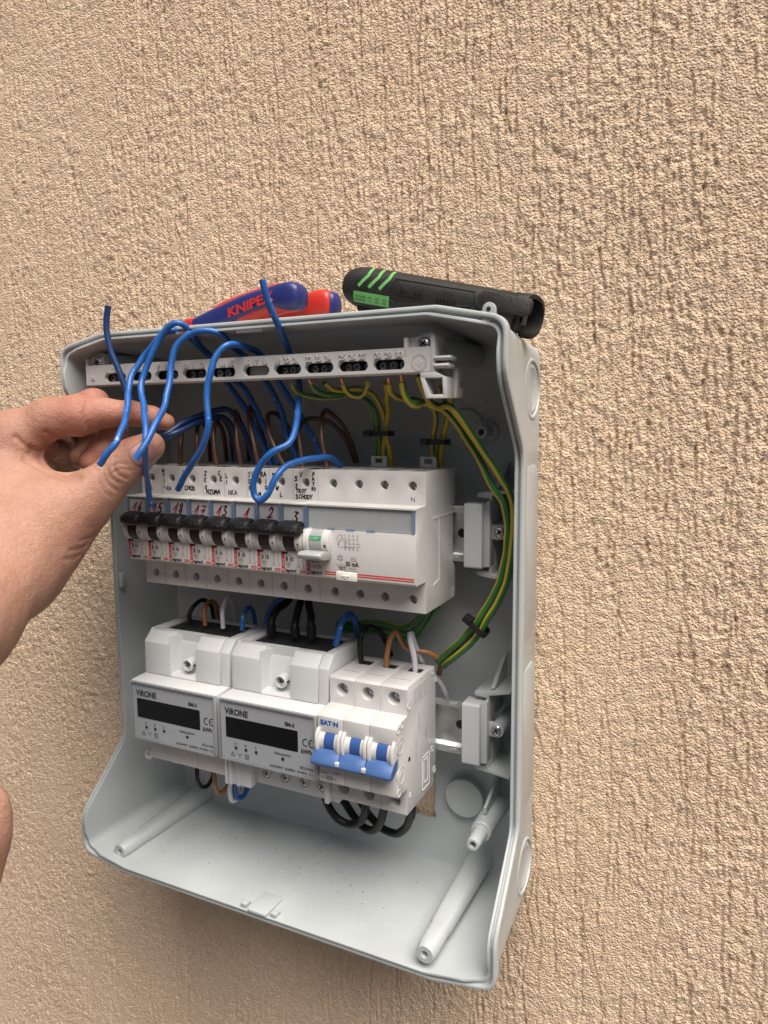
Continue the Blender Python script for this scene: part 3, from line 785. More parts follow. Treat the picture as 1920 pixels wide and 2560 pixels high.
LBL = ['leftmost narrow breaker, numbered 16 in faint red pen, next to the thumb', 'second narrow breaker from the left, numbered 15 and touched by a blue wire end',
       'third narrow breaker from the left, numbered 18, with the marker note CHOD', 'fourth narrow breaker from the left, numbered 17, with the marker note NZUMA',
       'fifth narrow breaker from the left, numbered 13, with the marker note NKA', 'sixth narrow breaker from the left, the first rated B 10, numbered 1',
       'narrow breaker numbered 2, second from the wide breaker', 'narrow breaker numbered 3 beside the wide breaker, with the marker note SCHODY']
for i, t in enumerate(MCB):
    t['label'] = LBL[i]
    mcb_prints(t, XA + i * MODW, NUMS[i], '16' if i < 5 else '10', '032 70' if i < 5 else '032 68', HAND[i])

# ------------------------------------------------------------------ wide residual current breaker
def make_rcd():
    x0, x1 = -4 * MODW + .1, -.1
    t = thing('residual_current_breaker', 'wide white residual current breaker with a TEST button and a lowered grey toggle', 'circuit breaker', (-35.4, 32.7, -HH))
    hs = [-60.2, -42.9, -26.2, -8.4]
    module_body(x0, x1, hs).build('body', DEVC, t, bevel=.4, seg=2)
    hole_screws(hs, t, .5)
    for hx in hs: MB().box(hx - 4.6, hx + 4.6, 59, 70, HH - .6, HH + .06).build('terminal_opening', mat('grey_terminal_mouth', (.22, .22, .215), .6), t)
    MB().box(x0 + 1.4, x1 - 1.6, 90.4, 90.75, 7.6, HT - 1.6).build('paper_label', PAPER, t)
    w = MB().box(x0 + .3, x1 - .6, 91.85, 92.25, 7.5, HT - 1.2).build('clear_window', CLEAR, t)
    for xa in (x0 + .1, x1 - 1.9): MB().box(xa, xa + 1.3, 90.5, 92.4, 7.4, HT - 1.2).build('window_edge', CLEARE, w)
    for xa in (-56.5, -43.5, -30.2): MB().box(xa, xa + 5.2, 91.7, 92.45, 7.4, 8.5).build('window_catch', CLEARE, w)
    for a, b in ((x0 + .2, x0 + 4.3), (x0 + 12.6, x0 + 17.4)):
        m = MB(); m.lathe((a, 88.6, -.6), (b, 88.6, -.6), [(0, 8.0), (.4, 8.6), (b - a - .4, 8.6), (b - a, 8.0)], 40); ck = m.build('cheek', DEVW, t)
    MB().box(x0 + 15.0, x0 + 16.2, 96.4, 97.35, -2.4, -.9).build('pin_hole', DARKH, t)
    MB().lathe((x0 + 4.2, 88.6, -.6), (x0 + 12.7, 88.6, -.6), [(0, 8.1), (8.5, 8.1)], 32).build('drum', GREYT, t)
    a = []
    for k in range(9):
        an = R(12 + 20 * k / 8); a.append((88.6 + 8.16 * math.cos(an), -.6 + 8.16 * math.sin(an)))
    m = MB(); vs = [(x, p[0], p[1]) for x in (x0 + 4.3, x0 + 12.6) for p in a]; m.add(vs, [(i, i + 1, i + 10, i + 9) for i in range(8)]); m.build('green_flag', GREENP, t)
    m = MB(); m.text('O-OFF', x0 + 4.8, 97.0, 1.55, 1.7, .95, bold=.02); m.build('flag_lettering', DEVW, t)
    m = MB(); pr = [(90, -6.6), (97, -4.6), (103.5, -4.4), (106, -6.0), (105.4, -8.2), (100, -10.0), (93, -10.4)]
    xs = [x0 + .6, x0 + 2.6, x0 + 9, x0 + 14.6, x0 + 17.2]; sc = [.72, .95, 1, .98, .9]; vs = []; n = len(pr)
    for x, k in zip(xs, sc): vs += [(x, 98 + (p - 98) * k, -7 + (q + 7) * k) for p, q in pr]
    fs = [tuple(range(n)), tuple(range(len(vs) - 1, len(vs) - n - 1, -1))]
    for j in range(len(xs) - 1): fs += [(j * n + i, j * n + (i + 1) % n, (j + 1) * n + (i + 1) % n, (j + 1) * n + i) for i in range(n)]
    m.add(vs, fs); m.build('toggle', GREYT, t, bevel=.5, angle=25)
    # test button, stripes, wiring diagram, printing
    tb = MB().box(-50.3, -36.8, 90.8, 93.0, -22.1, -16.9).build('test_button', mat('ivory_button', (.74, .73, .67), .4), t, bevel=.5)
    m = MB(); m.prism([(-46.6, -18.6), (-41.4, -18.6), (-41.4, -19.6), (-43.2, -19.6), (-43.2, -20.8), (-44.8, -20.8), (-44.8, -19.6), (-46.6, -19.6)], 92.9, 93.4, 'd'); m.build('raised_bar', MATS['ivory_button'], tb, bevel=.15)
    for za in (-17.75, -19.05):
        MB().box(-36.4, -.9, 92.05, 92.27, za - .38, za + .38).build('red_line', RED, t)
        MB().box(-58.3, -50.7, 92.05, 92.27, za - .38, za + .38).build('red_line', RED, t)
    MB().box(x0 + .3, x0 + 2.4, 92.05, 92.27, -20.3, -8.6).build('red_strip', RED, t)
    d = 92.27; m = MB()
    m.text('legrand', x0 + 2.9, d, -19.6, 1.9, 1.0, bold=.03); m.text('40 A', x0 + 3.0, d, -13.0, 2.0, 1., bold=.02)
    m.ribbon([(x0 + 3, d, -14.4), (x0 + 5.6, d, -14.4), (x0 + 5.6, d, -15.8), (x0 + 3, d, -15.8), (x0 + 3, d, -14.4)], .16); m.ribbon([(x0 + 3, d, -15.1), (x0 + 6, d, -15.1)], .14)
    m.ribbon([(x0 + 6, d, -14.1), (x0 + 9.8, d, -14.1), (x0 + 9.8, d, -16.1), (x0 + 6, d, -16.1), (x0 + 6, d, -14.1)], .16); m.text('10000', x0 + 6.4, d, -15.6, .95)
    m.text('30 mA', -44.2, d, -13.4, 2.7, .82, bold=.045); m.text('TEST', -49.2, d, -15.9, 2.0, .82, bold=.03); m.text('I\u0394n = 0.03 A', -50.6, d, -13.3, .8)
    m.text('Frequent', -42.4, d, -15.1, 1.0); m.text('Frequently', -42.4, d, -16.6, 1.0)
    m.ribbon([(-43.8, d, -14.4), (-43.8, d, -16.6)], .22); m.ribbon([(-44.3, d, -15.9), (-43.8, d, -16.7), (-43.3, d, -15.9)], .2)
    m.ribbon([(-40.4, d, -8.2), (-37.2, d, -8.2), (-37.2, d, -10.3), (-40.4, d, -10.3), (-40.4, d, -8.2)], .18)
    m.ribbon([(-39.9, d, -9.3), (-39.4, d, -8.9), (-38.8, d, -9.3), (-38.3, d, -9.6), (-37.8, d, -9.2)], .18)
    hx = [(-47.6 + 1.5 * math.cos(R(30 + 60 * k)), d, -8.8 + 1.5 * math.sin(R(30 + 60 * k))) for k in range(7)]; m.ribbon(hx, .2)
    for k in range(6): m.ribbon([(-47.6 + 1.5 * math.cos(R(30 + 60 * k)), d, -8.8 + 1.5 * math.sin(R(30 + 60 * k))), (-47.6 + 2.0 * math.cos(R(30 + 60 * k)), d, -8.8 + 2.0 * math.sin(R(30 + 60 * k)))], .3)
    m.text('-25', -48.7, d, -9.2, .9)
    m.build('printing', INK, t); m = MB()
    for k, s in enumerate('135N'):
        xk = -43.9 + k * 2.7
        m.text(s, xk - .9, d, 4.2, 1.0); m.ribbon([(xk, d, 4.8), (xk, d, 3.2)], .14); m.ribbon([(xk - .9, d, 3.1), (xk, d, 1.6), (xk, d, -4.2)], .16); m.text('246N'[k], xk - .95, d, -3.9, 1.0)
    for k in range(9): m.ribbon([(-47.2 + k * 1.35, d, 2.4), (-46.5 + k * 1.35, d, 2.4)], .13)
    m.ribbon([(-44.8, d, -.2), (-34.6, d, -.2), (-34.6, d, -1.9), (-44.8, d, -1.9), (-44.8, d, -.2)], .14)
    m.ribbon([(-49.2, d, 2.0), (-48.6, d, 4.6), (-45.8, d, 4.6), (-45.8, d, 3.2)], .14); m.ribbon([(-46.6, d, 3.6), (-45.4, d, 1.1), (-41.2, d, 1.1)], .14)
    m.ribbon([(-48.6, d, 1.6), (-48.6, d, -2.4), (-38.4, d, -2.6)], .14); m.ribbon([(-50.2, d, 3.0), (-50.2, d, 1.2), (-49.6, d, 1.2)], .14)
    for bx, bz in ((-47.4, 1.2), (-48.6, -.6)): m.ribbon([(bx - .4, d, bz + .6), (bx + .4, d, bz + .6), (bx + .4, d, bz - .6), (bx - .4, d, bz - .6), (bx - .4, d, bz + .6)], .14)
    m.build('wiring_diagram', INK, t)
    MB().text('N', -9.6, SH + .05, 24.0, 2.6, 1.).build('pole_letter', INK, t); MB().text('N', -9.4, SH + .05, -25.6, 2.6, 1.).build('pole_letter', INK, t)
    m = MB(); m.text('097 01', x0 + 1.85, 92.31, -16.8, 1.15, 1.05, rot=R(90)); m.cyl((x0 + 1.35, 92.25, -18.9), (x0 + 1.35, 92.32, -18.9), .6, n=14); m.build('strip_lettering', DEVW, t)
    # clips rising behind the body, seams and latches on the right side
    for u in (728, 1121):
        c = at('I', u, 745, 33); m = MB(); zt_ = HH + 6.8
        m.box(c[0] - 5.6, c[0] - 2.6, 31, 34, HH - 4, zt_).box(c[0] + 2.6, c[0] + 5.6, 31, 34, HH - 4, zt_).box(c[0] - 2.6, c[0] + 2.6, 31, 34, zt_ - 1.6, zt_).box(c[0] - 2.6, c[0] + 2.6, 31, 34, HH - 4, HH + 2.4)
        m.build('rail_clip', DEVW, t, bevel=.4)
    m = MB(); m.prism([(30, 14), (66, 14), (66, 12.9), (57, 12.7), (57, -24), (66, -26), (66, -27), (55.8, -25), (55.8, 12.8), (30, 13)], -.25, .22, 'x'); m.build('side_seam', mat('seam_grey', (.5, .5, .49), .5), t)
    for zz in (36, -37): MB().box(-.3, .35, 31, 35, zz - 3, zz + 3).build('side_notch', GREYINK, t)
    return t
make_rcd()

# ================================================================== ENERGY METERS
def make_meter(x0, label):
    w = 73.5; X = lambda a: x0 + a
    t = thing('energy_meter', label, 'energy meter', (x0 + w / 2, 36, -170), 'white energy meters on the lower rail')
    pr = [(36, -78), (70, -78), (74, -84), (76, -105), (81, -105.6), (94, -106.6), (94, -147.6), (92, -148.3), (78, -148.6), (77, -170), (36, -170)]
    MB().prism(pr, X(0), X(w), 'x').build('body', METW, t, bevel=.5)
    cov = [(68.6, -75.2), (74.6, -75.6), (80.6, -82.8), (81.2, -105.2), (70, -105.0), (68.6, -80)]
    cv = MB(); cv.prism(cov, X(1.6), X(23.9), 'x'); cover = cv.build('terminal_cover', METW, t, bevel=.35)
    MB().prism(cov, X(46.4), X(66.4), 'x').build('cover_side', METW, cover, bevel=.35)
    MB().prism([(68.6, -75.25), (72.0, -75.4), (72.0, -100.5), (79.5, -103.2), (81.1, -105.2), (68.6, -105)], X(23.9), X(46.4), 'x').build('cover_recess', METW, cover)
    MB().prism([(X(23.7), 80.9), (X(27.4), 72.2), (X(28), 71.4), (X(23.7), 71.4)], -104.6, -77.2, 'z').build('recess_flank', METW, cover)
    for a, b in ((-.25, 1.35), (66.7, w + .25)):
        MB().prism([(36, -75.2), (72, -75.2), (79.4, -82.8), (80.2, -105.4), (36, -105.4)], X(a), X(b), 'x').build('side_frame', METW, t, bevel=.4)
    MB().box(X(1.35), X(7), 36, 68.6, -79, -75.3).build('top_frame', METW, t, bevel=.2)
    MB().box(X(7), X(66.7), 36, 38.2, -79, -75.3).build('top_frame', METW, t, bevel=.2)
    MB().box(X(7), X(66.7), 38.2, 68.6, -79, -77.2).build('terminal_bed', RECESS, t)
    for a in (16, 50):
        m = MB(); m.ribbon([(X(a), 0, 69), (X(a + 1.4), 0, 71.3), (X(a + 3.6), 0, 71.3), (X(a + 4.6), 0, 69.2)], .35); m.map(lambda x, d, z: (x, z, -75.12)); m.build('pry_mark', GREYINK, cover)
    sx_ = X(38.3); sz = -95.6
    m = MB(); m.lathe((sx_, 70, sz), (sx_, 80.4, sz), [(0, 4.6), (10.0, 4.3), (10.4, 3.9), (10.4, 3.3), (7.8, 3.2)], 28, cap1=True); bs = m.build('screw_boss', METW, cover)
    screw((sx_, 78.4, sz), 3.0, bs, .3)
    MB().box(sx_ + 3.2, sx_ + 4.6, 76.5, 79.2, sz - .5, sz + .5).build('seal_slot', DARKH, bs)
    # face
    MB().box(X(1.2), X(w - 1.2), 93.5, 94.6, -146.8, -107.8).build('face_plate', PANEL, t)
    MB().rrect(X(5.0), X(60), -132.5, -118.8, 94.3, 94.72, .8).build('display', LCD, t)
    cw = MB(); cw.box(X(.2), X(w - .2), 95.6, 96.0, -147.4, -107.2); win = cw.build('clear_window', CLEAR, t)
    for a in ((X(-.3), X(1.3), -147.9, -106.9), (X(w - 1.3), X(w + .3), -147.9, -106.9), (X(1.3), X(w - 1.3), -147.9, -146.5), (X(1.3), X(w - 1.3), -108.2, -106.9)):
        MB().box(a[0], a[1], 93.2, 96.3, a[2], a[3]).build('window_rim', CLEARM, win, bevel=.35)
    MB().box(X(2), X(w - 2), 93.0, 95.2, -108.6, -107.6).build('window_gap_shade', BLACK, win)  # black bar stands in for the shadow gap under the window edge
    d = 94.68; m = MB()
    m.text('V\u0131RONE', X(4.6), d, -116.9, 4.0, .90, bold=.045); m.cyl((X(8.2), 94.6, -112.9), (X(8.2), 94.7, -112.9), .35, n=10)
    m.text('EM-3', X(50.6), d, -117.0, 2.4, 1.0, bold=.05)
    m.text('kWh', X(62.2), d, -132.3, 2.7, 1.0, bold=.045)
    for cxx in (65.6, 69.9):
        m.ribbon([(X(cxx) + 2.0 * math.cos(a), d, -125.2 + 2.2 * math.sin(a)) for a in np.linspace(R(70), R(290), 14)], .65)
    m.ribbon([(X(67.9), d, -125.2), (X(69.7), d, -125.2)], .45)
    for k, s in enumerate('ABC'):
        xx = X(12.6 + 7.9 * k); m.text(s, xx - .3, d, -136.9, 1.7, 1., 'CENTER', bold=.02); m.cyl((xx, 94.55, -139.0), (xx, 94.72, -139.0), 1.15, n=18)
    m.text('1000imp/kWh', X(48.2), d, -137.0, 1.6, 1.0, 'CENTER', bold=.02); m.cyl((X(48.6), 94.55, -139.3), (X(48.6), 94.72, -139.3), 1.15, n=18)
    m.ribbon([(X(8.4), d, -144.7), (X(10), d, -142.0), (X(11.6), d, -144.7), (X(8.4), d, -144.7)], .3); m.ribbon([(X(10), d, -143.0), (X(10), d, -144.1)], .3)
    m.ribbon([(X(13.8), d, -142.2), (X(15.4), d, -143.3), (X(17.0), d, -142.2)], .3); m.ribbon([(X(15.4), d, -143.3), (X(15.4), d, -144.9)], .3)
    for q in (1.5, .75): m.ribbon([(X(21.2) - q, d, -143.5 - q), (X(21.2) + q, d, -143.5 - q), (X(21.2) + q, d, -143.5 + q), (X(21.2) - q, d, -143.5 + q), (X(21.2) - q, d, -143.5 - q)], .28)
    m.text('IEC61036', X(70.8), d, -142.9, 1.75, 1.0, 'RIGHT', bold=.02); m.text('3x230/400V  3x5(80)A  50-60Hz  Cl.1', X(70.8), d, -145.9, 1.5, .98, 'RIGHT', bold=.03)
    m.build('printing', INK, t)
    return t
met1 = make_meter(-214.5, 'white energy meter EM-3 on the left, above the bare post end')
met2 = make_meter(-138.2, 'white energy meter EM-3 in the middle, fed by three thick black cables')
for k, t in ((-214.5, met1), (-138.2, met2)):
    if t is met1:
        MB().box(k + 1, k + 72, 77, 80.5, -169, -149.5).build('lower_cover', mat('meter_cover_warm', (.60, .57, .54), .45), t, bevel=.5)
        MB().box(k + 21, k + 26.5, 80.4, 80.6, -168.9, -149.6).build('paper_strip', METW, t)
        MB().box(k + 44.4, k + 44.7, 80.4, 80.6, -168.9, -149.6).build('cover_seam', GREYINK, t)
        m = MB(); m.lathe((k - 1.5, 76.5, -168), (k - 1.5, 81, -168), [(0, 3.4), (4, 3.4), (4, 1.8), (1, 1.8)], 24, cap1=True); m.build('seal_lug', METW, t, bevel=.2)
    else:
        MB().box(k + .8, k + 15, 77, 84, -171.5, -149.5).build('lower_block', METW, t, bevel=.8)
        MB().box(k + 4, k + 6, 77, 84.3, -172, -149.5).build('lower_block_rib', METW, t, bevel=.3)
        for a in (24, 38.5, 53, 66.5):
            m = MB(); m.lathe((k + a, 76.8, -161.5), (k + a, 78.6, -161.5), [(0, 4.6), (1.2, 4.4), (1.4, 3.9), (1.4, 3.2), (.3, 3.0)], 24, cap1=True); rg = m.build('screw_well', METW, t)
            screw((k + a, 77.2, -161.5), 2.7, rg, .5 + a)
# pair of ribs between the meters, under the left one
for q in (0, 3.2):
    MB().box(-142.6 + q, -140.4 + q, 70, 86, -171, -149.2).build('lower_rib', METW, met1, bevel=.3)

# ================================================================== THREE POLE BREAKER
def make_three_pole():
    PW = 17.5; XE = -63.2; sh, no = 80.3, 95.8
    t = thing('three_pole_breaker', 'white three pole breaker with joined blue levers, right of the energy meters', 'circuit breaker', (XE + 26, 34.6, -165))
    pr = [(37, -85.8), (40, -85.6), (sh - 1.5, -85.6), (sh, -87), (sh, -102.7), (no - 2.5, -103.6), (no, -105.4), (no, -115.2), (93.0, -116), (91.5, -131), (94.2, -132), (94.8, -146.8), (93.8, -147.9), (sh, -147.9), (sh, -165), (39, -165), (35.2, -150), (35.2, -100)]
    first = None
    for p in range(3):
        x0, x1 = XE + p * PW + .08, XE + (p + 1) * PW - .08; cx = (x0 + x1) / 2
        m = MB(); m.prism(pr, x0, x1, 'x', skip=(3, 13)); m.holed(x0, x1, -102.7, -87, sh, cx, -93.4, 4.0, 9, 24, 3.6); m.holed(x0, x1, -165, -147.9, sh, cx, -157.5, 3.9, 9, 24, 3.5)
        b = m.build('pole', DEVW, t, bevel=.4)
        for zc in (-93.4, -157.5):
            o = MB().cyl((cx, sh - 8.9, zc), (cx, sh - 6.6, zc), 3.1, n=20).build('terminal_screw', ZINC, b)
            c = MB(); cross_slot(c, (cx, sh - 6.6, zc), 2.9, .06, .7 + p, .2); c.build('cross_recess', DARKH, o)
        MB().box(cx - 3.0, cx + 5.6, 47, 53.5, -86.4, -85.5).build('wire_mouth', DARKH, b)
        MB().box(cx - 6.2, cx + 5.6, 67.6, 68.6, -86.2, -85.52).build('vent_slot', GREYINK, b)
        # rocker
        for a, c in ((x0 + .1, x0 + 2.2), (x1 - 2.3, x1 - .2)):
            MB().prism([(91.5, -112.4), (97.0, -112.6), (99.6, -115.6), (100.2, -123), (98.8, -128.4), (96, -131), (91.5, -131.4)], a, c, 'x').build('cheek', DEVW, b, bevel=.45)
        MB().lathe((x0 + 2.2, 90.6, -121.4), (x1 - 2.3, 90.6, -121.4), [(0, 8.0), (x1 - x0 - 4.5, 8.0)], 32).build('drum', DEVW, b)
        MB().lathe((cx - 3.0, 90.6, -121.4), (cx + 3.8, 90.6, -121.4), [(0, 8.12), (6.8, 8.12)], 32).build('drum_band', DRUM, b)
        lv = MB(); lv.prism([(93, -123.4), (98.4, -124.4), (103.4, -129.4), (104.2, -131.4), (103.2, -133.2), (100.4, -133.2), (94, -129.6)], x0 + .15 - (.6 if p == 0 else 0), x1 - .15, 'x'); lv.build('lever', LEVER, b, bevel=.35)
        if p < 2: MB().box(x1 - 1.2, x1 + 1.4, 99.5, 104.4, -131.0, -128.6).build('lever_link', DEVW, b, bevel=.2)
        MB().prism([(cx - 3.6, -135.2), (cx + 3.0, -135.2), (cx + 1.4, -138.2), (cx - 3.6, -137.6)], 94.1, 94.42, 'd').build('indicator', mat('dark_indicator', (.035, .05, .045), .4), b)
        MB().ribbon([(cx - 8, 94.5, -140.4), (cx + 2, 94.45, -139.6), (cx + 4.6, 94.4, -138.2)], .22).build('moulded_line', GREYINK, b)
    d = no + .07; m = MB(); m.text('E\u0391T\u2022N'.replace('\u0391', 'A').replace('\u2022', '\u00b7'), XE + 2.2, d, -110.6, 2.9, 1.05, bold=.06); m.build('logo', LOGO, t)
    m = MB(); m.text('PL7-', XE + 1.2, 94.9, -145.6, 1.9, .85); m.text('xPole', XE + 1.2, 94.82, -142.3, 1.5, .95); m.text('B20', XE + 5.2, 94.9, -145.6, 2.5, .8, bold=.03); m.text('/3', XE + 10.2, 94.9, -145.7, 2.1, .85)
    m.text('10000', XE + 10, 94.8, -141.2, 1.2); m.build('rating_print', mat('dim_print', (.16, .15, .14), .5), t)
    FP = mat('faint_print', (.50, .50, .49), .5)
    for k, s in enumerate('135'): MB().text(s, XE + k * PW + 14.6, sh + .05, -91.4, 2.2, .8).build('terminal_number', FP, t)
    for k, s in enumerate('246'): MB().text(s, XE + k * PW + 14.4, sh + .05, -160.6, 2.4, .9).build('terminal_number', FP, t)
    MB().text('BL87F', XE + 3.2, sh + .05, -101, 2.2, .85).build('batch_print', FP, t)
    # right side: rivets, barcode, printed frame
    xs = XE + 3 * PW - .05
    for u, v, r in ((890, 390, 2.3), (910, 440, 1.9), (725, 625, 2.6), (677, 755, 2.6), (650, 797, 2.4), (885, 920, 2.3), (657, 1228, 2.7), (900, 1060, 2.6), (735, 1240, 1.8)):
        p = at_x('6', u, v, xs); m = MB(); m.lathe((xs - .3, p[1], p[2]), (xs + 1, p[1], p[2]), [(0, r), (.45, r), (.55, r - .25), (.55, r - .9), (.1, r - 1.0)], 20); m.build('side_rivet', DEVW, t)
    for u, v, r in ((668, 900, 5.2), (672, 1105, 5.4)):
        p = at_x('6', u, v, xs); m = MB(); m.lathe((xs - .3, p[1], p[2]), (xs + 1, p[1], p[2]), [(0, r), (.4, r), (.5, r - .3), (.4, r - .7), (.1, r - .8), (.1, 2.2), (.4, 2.0), (.45, 1.2)], 28); m.build('side_emblem', DEVW, t)
    p = at_x('6', 728, 990, xs); MB().cyl((xs - .2, p[1], p[2]), (xs + .1, p[1], p[2]), 1.5, n=16).build('side_hole', DARKH, t)
    a = at_x('6', 755, 520, xs); b = at_x('6', 860, 480, xs); rr = random.Random(4); m = MB(); q = a[1]
    while q > b[1]:
        wd = rr.choice((.2, .3, .5)); m.box(xs - .1, xs + .1, q - wd, q, -99.5, -90.0); q -= wd + rr.choice((.35, .5, .8))
    m.build('barcode', mat('pale_barcode', (.42, .42, .42), .5), t)
    m = MB()
    def side_text(s, u, v, size, rot=90):
        p = at_x('6', u, v, xs + .12); n0 = len(m.v); m.text(s, 0, 0, 0, size, 1., rot=R(rot))
        m.v = m.v[:n0] + [(xs + .12, p[1] - a_, p[2] + c_) for a_, b_, c_ in m.v[n0:]]
    side_text('EAC', 850, 850, 3.2); side_text('IEC/EN 60898', 800, 800, 1.5); side_text('3~400V 50/60Hz', 780, 1000, 1.5)
    m.build('side_print', mat('side_grey_print', (.40, .40, .40), .5), t)
    m = MB(); c1 = at_x('6', 830, 1010, xs); c2 = at_x('6', 860, 1160, xs)
    def fr(d0, d1, z0, z1, w=.5):
        m.box(xs - .1, xs + .12, d0, d1, z0, z0 + w).box(xs - .1, xs + .12, d0, d1, z1 - w, z1).box(xs - .1, xs + .12, d0, d0 + w, z0, z1).box(xs - .1, xs + .12, d1 - w, d1, z0, z1)
    fr(c1[1] - 9, c1[1] + 3, c1[2] - 18, c1[2] + 4); fr(c1[1] - 6.5, c1[1] + .5, c1[2] - 14, c1[2] + 1.5)
    m.build('side_frame_print', mat('white_side_print', (.84, .84, .83), .5), t)
    MB().box(XE - 3.4, XE - .2, 70, 84, -168.5, -149.5).build('mounting_foot', DEVW, t, bevel=.5)
    MB().prism([(XE - .2, -163), (XE + 9, -163.5), (XE + 4, -169.5), (XE - .2, -168.5)], 70, 79, 'd').build('foot_wedge', DEVW, t, bevel=.4)
    return t
make_three_pole()

# ================================================================== TERMINAL BAR
def make_bar():
    DB = 90.0; z0, z1 = 95.8, 108.9; xl, xr = -245.5, 9.0
    t = thing('terminal_bar', 'long white terminal bar with slots numbered 1 to 30 across the box top', 'terminal bar', (-118, 70, 95))
    cs = [-218.8, -196.4, -174.1, -151.6, -129.3, -104.6, -82.4, -60.9, -38.9, -16.6]
    hw, hh, zc = 9.5, 2.85, 100.4
    m = MB()
    xs = [xl] + [(a + b) / 2 for a, b in zip(cs[:-1], cs[1:])] + [xr]
    for i, c in enumerate(cs):            # front plate with stadium openings
        pr = [(c + (hw - hh) * (1 if math.cos(a) >= 0 else -1) + hh * math.cos(a), zc + hh * math.sin(a)) for a in np.linspace(0, 2 * math.pi, 28, endpoint=False) + .05]
        X0_, X1_ = xs[i], xs[i + 1]
        an = [math.atan2((q - zc), (p - c)) for p, q in pr]
        ob = []
        for a in an:
            c_, s_ = math.cos(a), math.sin(a)
            tt = min((((X1_ if c_ > 0 else X0_) - c) / c_) if abs(c_) > 1e-9 else 1e9, (((z1 if s_ > 0 else z0) - zc) / s_) if abs(s_) > 1e-9 else 1e9)
            ob.append((c + c_ * tt, zc + s_ * tt))
        # put the rectangle corners on the nearest samples
        for X, Z in ((X0_, z0), (X0_, z1), (X1_, z0), (X1_, z1)):
            k = min(range(len(ob)), key=lambda j: abs(ob[j][0] - X) + abs(ob[j][1] - Z)); ob[k] = (X, Z)
        n = len(pr); vs = [(p[0], DB, p[1]) for p in ob] + [(p[0], DB, p[1]) for p in pr] + [(p[0], DB - 3, p[1]) for p in pr]
        fs = []
        for k in range(n):
            j = (k + 1) % n; fs += [(k, j, n + j, n + k), (n + k, n + j, 2 * n + j, 2 * n + k)]
        m.add(vs, fs)
    body = m.build('front_plate', DEVW, t, weld=True)
    MB().prism([(DB - .05, z1), (DB - 14, z1 + .6), (DB - 14, z1 - 1), (DB - 1.6, z1 - 1.6)], xl + 12, xr, 'x').build('top_ledge', DEVW, t)
    MB().prism([(DB - .05, z0), (DB - 1.2, z0 + 1.4), (DB - 13, z0 + 1.4), (DB - 13, z0 - .4), (DB - 3, z0 - .8)], xl + 1, xr, 'x').build('bottom_ledge', mat('bar_underside', (.62, .58, .54), .5), t, bevel=.2)
    MB().box(xl + 2, xr - 2, DB - 14, DB - 8.6, z0 + 1.2, z1 - 1.2).build('brass_block', mat('dark_metal_bar', (.05, .05, .052), .4, .2, 100, metal=.6), t)
    rr = random.Random(2)
    for i, c in enumerate(cs):
        for k in (-1, 0, 1):
            if (i, k) in ((4, 1), (5, -1), (5, 0)): continue
            x = c + k * 6.3; h = rr.uniform(2.2, 5.2)
            o = MB().lathe((x, DB - 10, zc - .2), (x, DB, zc - .2), [(0, 2.4), (h, 2.4), (h + .5, 2.0), (h + .5, .9), (h - .3, .7)], 20).build('clamp_screw', mat('dull_screw', (.30, .30, .30), .3, .2, 300, metal=1.), t)
            c_ = MB(); cross_slot(c_, (x, DB - 10 + h + .5, zc - .2), 2.1, .05, rr.uniform(0, 1.5), .2); c_.build('cross_recess', DARKH, o)
            MB().lathe((x, DB - 10, zc - .2), (x, DB, zc - .2), [(0, 3.0), (h + 1.2, 3.0), (h + 1.4, 2.6)], 20, cap1=False).build('screw_guide', mat('smoky_guide', (.10, .10, .11), .25), t) if rr.random() < .55 else None
    for i in (4, 5):
        MB().box(cs[i] + (3.4 if i == 4 else -9.2), cs[i] + (9.2 if i == 4 else 4.6), DB - 8.4, DB - 6.6, zc - 2.7, zc + 2.7).build('hollow_shade_block', GREYT, t)  # block coloured grey to imitate the dim inside of an empty slot
    m = MB()
    for i, c in enumerate(cs):
        for k in range(3): m.text(str(3 * i + k + 1), c + (k - 1) * 6.4, DB + 1.1, zc + 3.6, 3.2, .94, 'CENTER', bold=.015)
    m.text('N', -240.5, DB + 1.1, zc - 1.2, 3.4, .9, bold=.015)
    n0 = len(m.v); nf = len(m.f)
    # emboss: give the figures real thickness
    fr = list(m.f); m.v += [(x, d - 1.3, z) for x, d, z in m.v[:n0]]
    cnt = {}
    for f in fr:
        for a, b in zip(f, f[1:] + f[:1]): cnt[(a, b)] = 1
    for (a, b) in cnt:
        if (b, a) not in cnt: m.f.append((a, b, b + n0, a + n0))
    m.build('embossed_numbers', DEVW, t, recalc=False)
    m = MB(); cx, cz = 1.5, 101.0
    for r_ in (4.4, 3.8): m.ribbon([(cx + r_ * math.cos(a), DB + .1, cz + r_ * math.sin(a)) for a in np.linspace(0, 2 * math.pi, 25)], .3, .3)
    m.ribbon([(cx, DB + .1, cz + 2.2), (cx, DB + .1, cz)], .4, .3)
    for k, w_ in enumerate((2.4, 1.6, .8)): m.ribbon([(cx - w_, DB + .1, cz - .1 - k * .8), (cx + w_, DB + .1, cz - .1 - k * .8)], .35, .3)
    m.build('earth_symbol', mat('embossed_plastic', (.66, .65, .63), .4), t)
    # left end with screw flange
    MB().prism([(xl, 105.6), (xl + 1, 113.6), (xl + 3, 114.8), (xl + 13.5, 114.8), (xl + 14, 105.6)], 84.2, 86.4, 'd').build('screw_flange', DEVW, t, bevel=.4)
    MB().box(xl - .2, xl + 1.6, 79, 89.8, 96, 113.4).build('end_wall', DEVW, t, bevel=.5)
    screw((xl + 8.6, 86.4, 111.4), 3.6, t, .5, 2.0)
    for zz in (98.5, 102.2): MB().cyl((xl - 3.2, 86, zz), (xl + .2, 86, zz), 1.3, 1.6, 12).build('side_peg', DEVW, t)
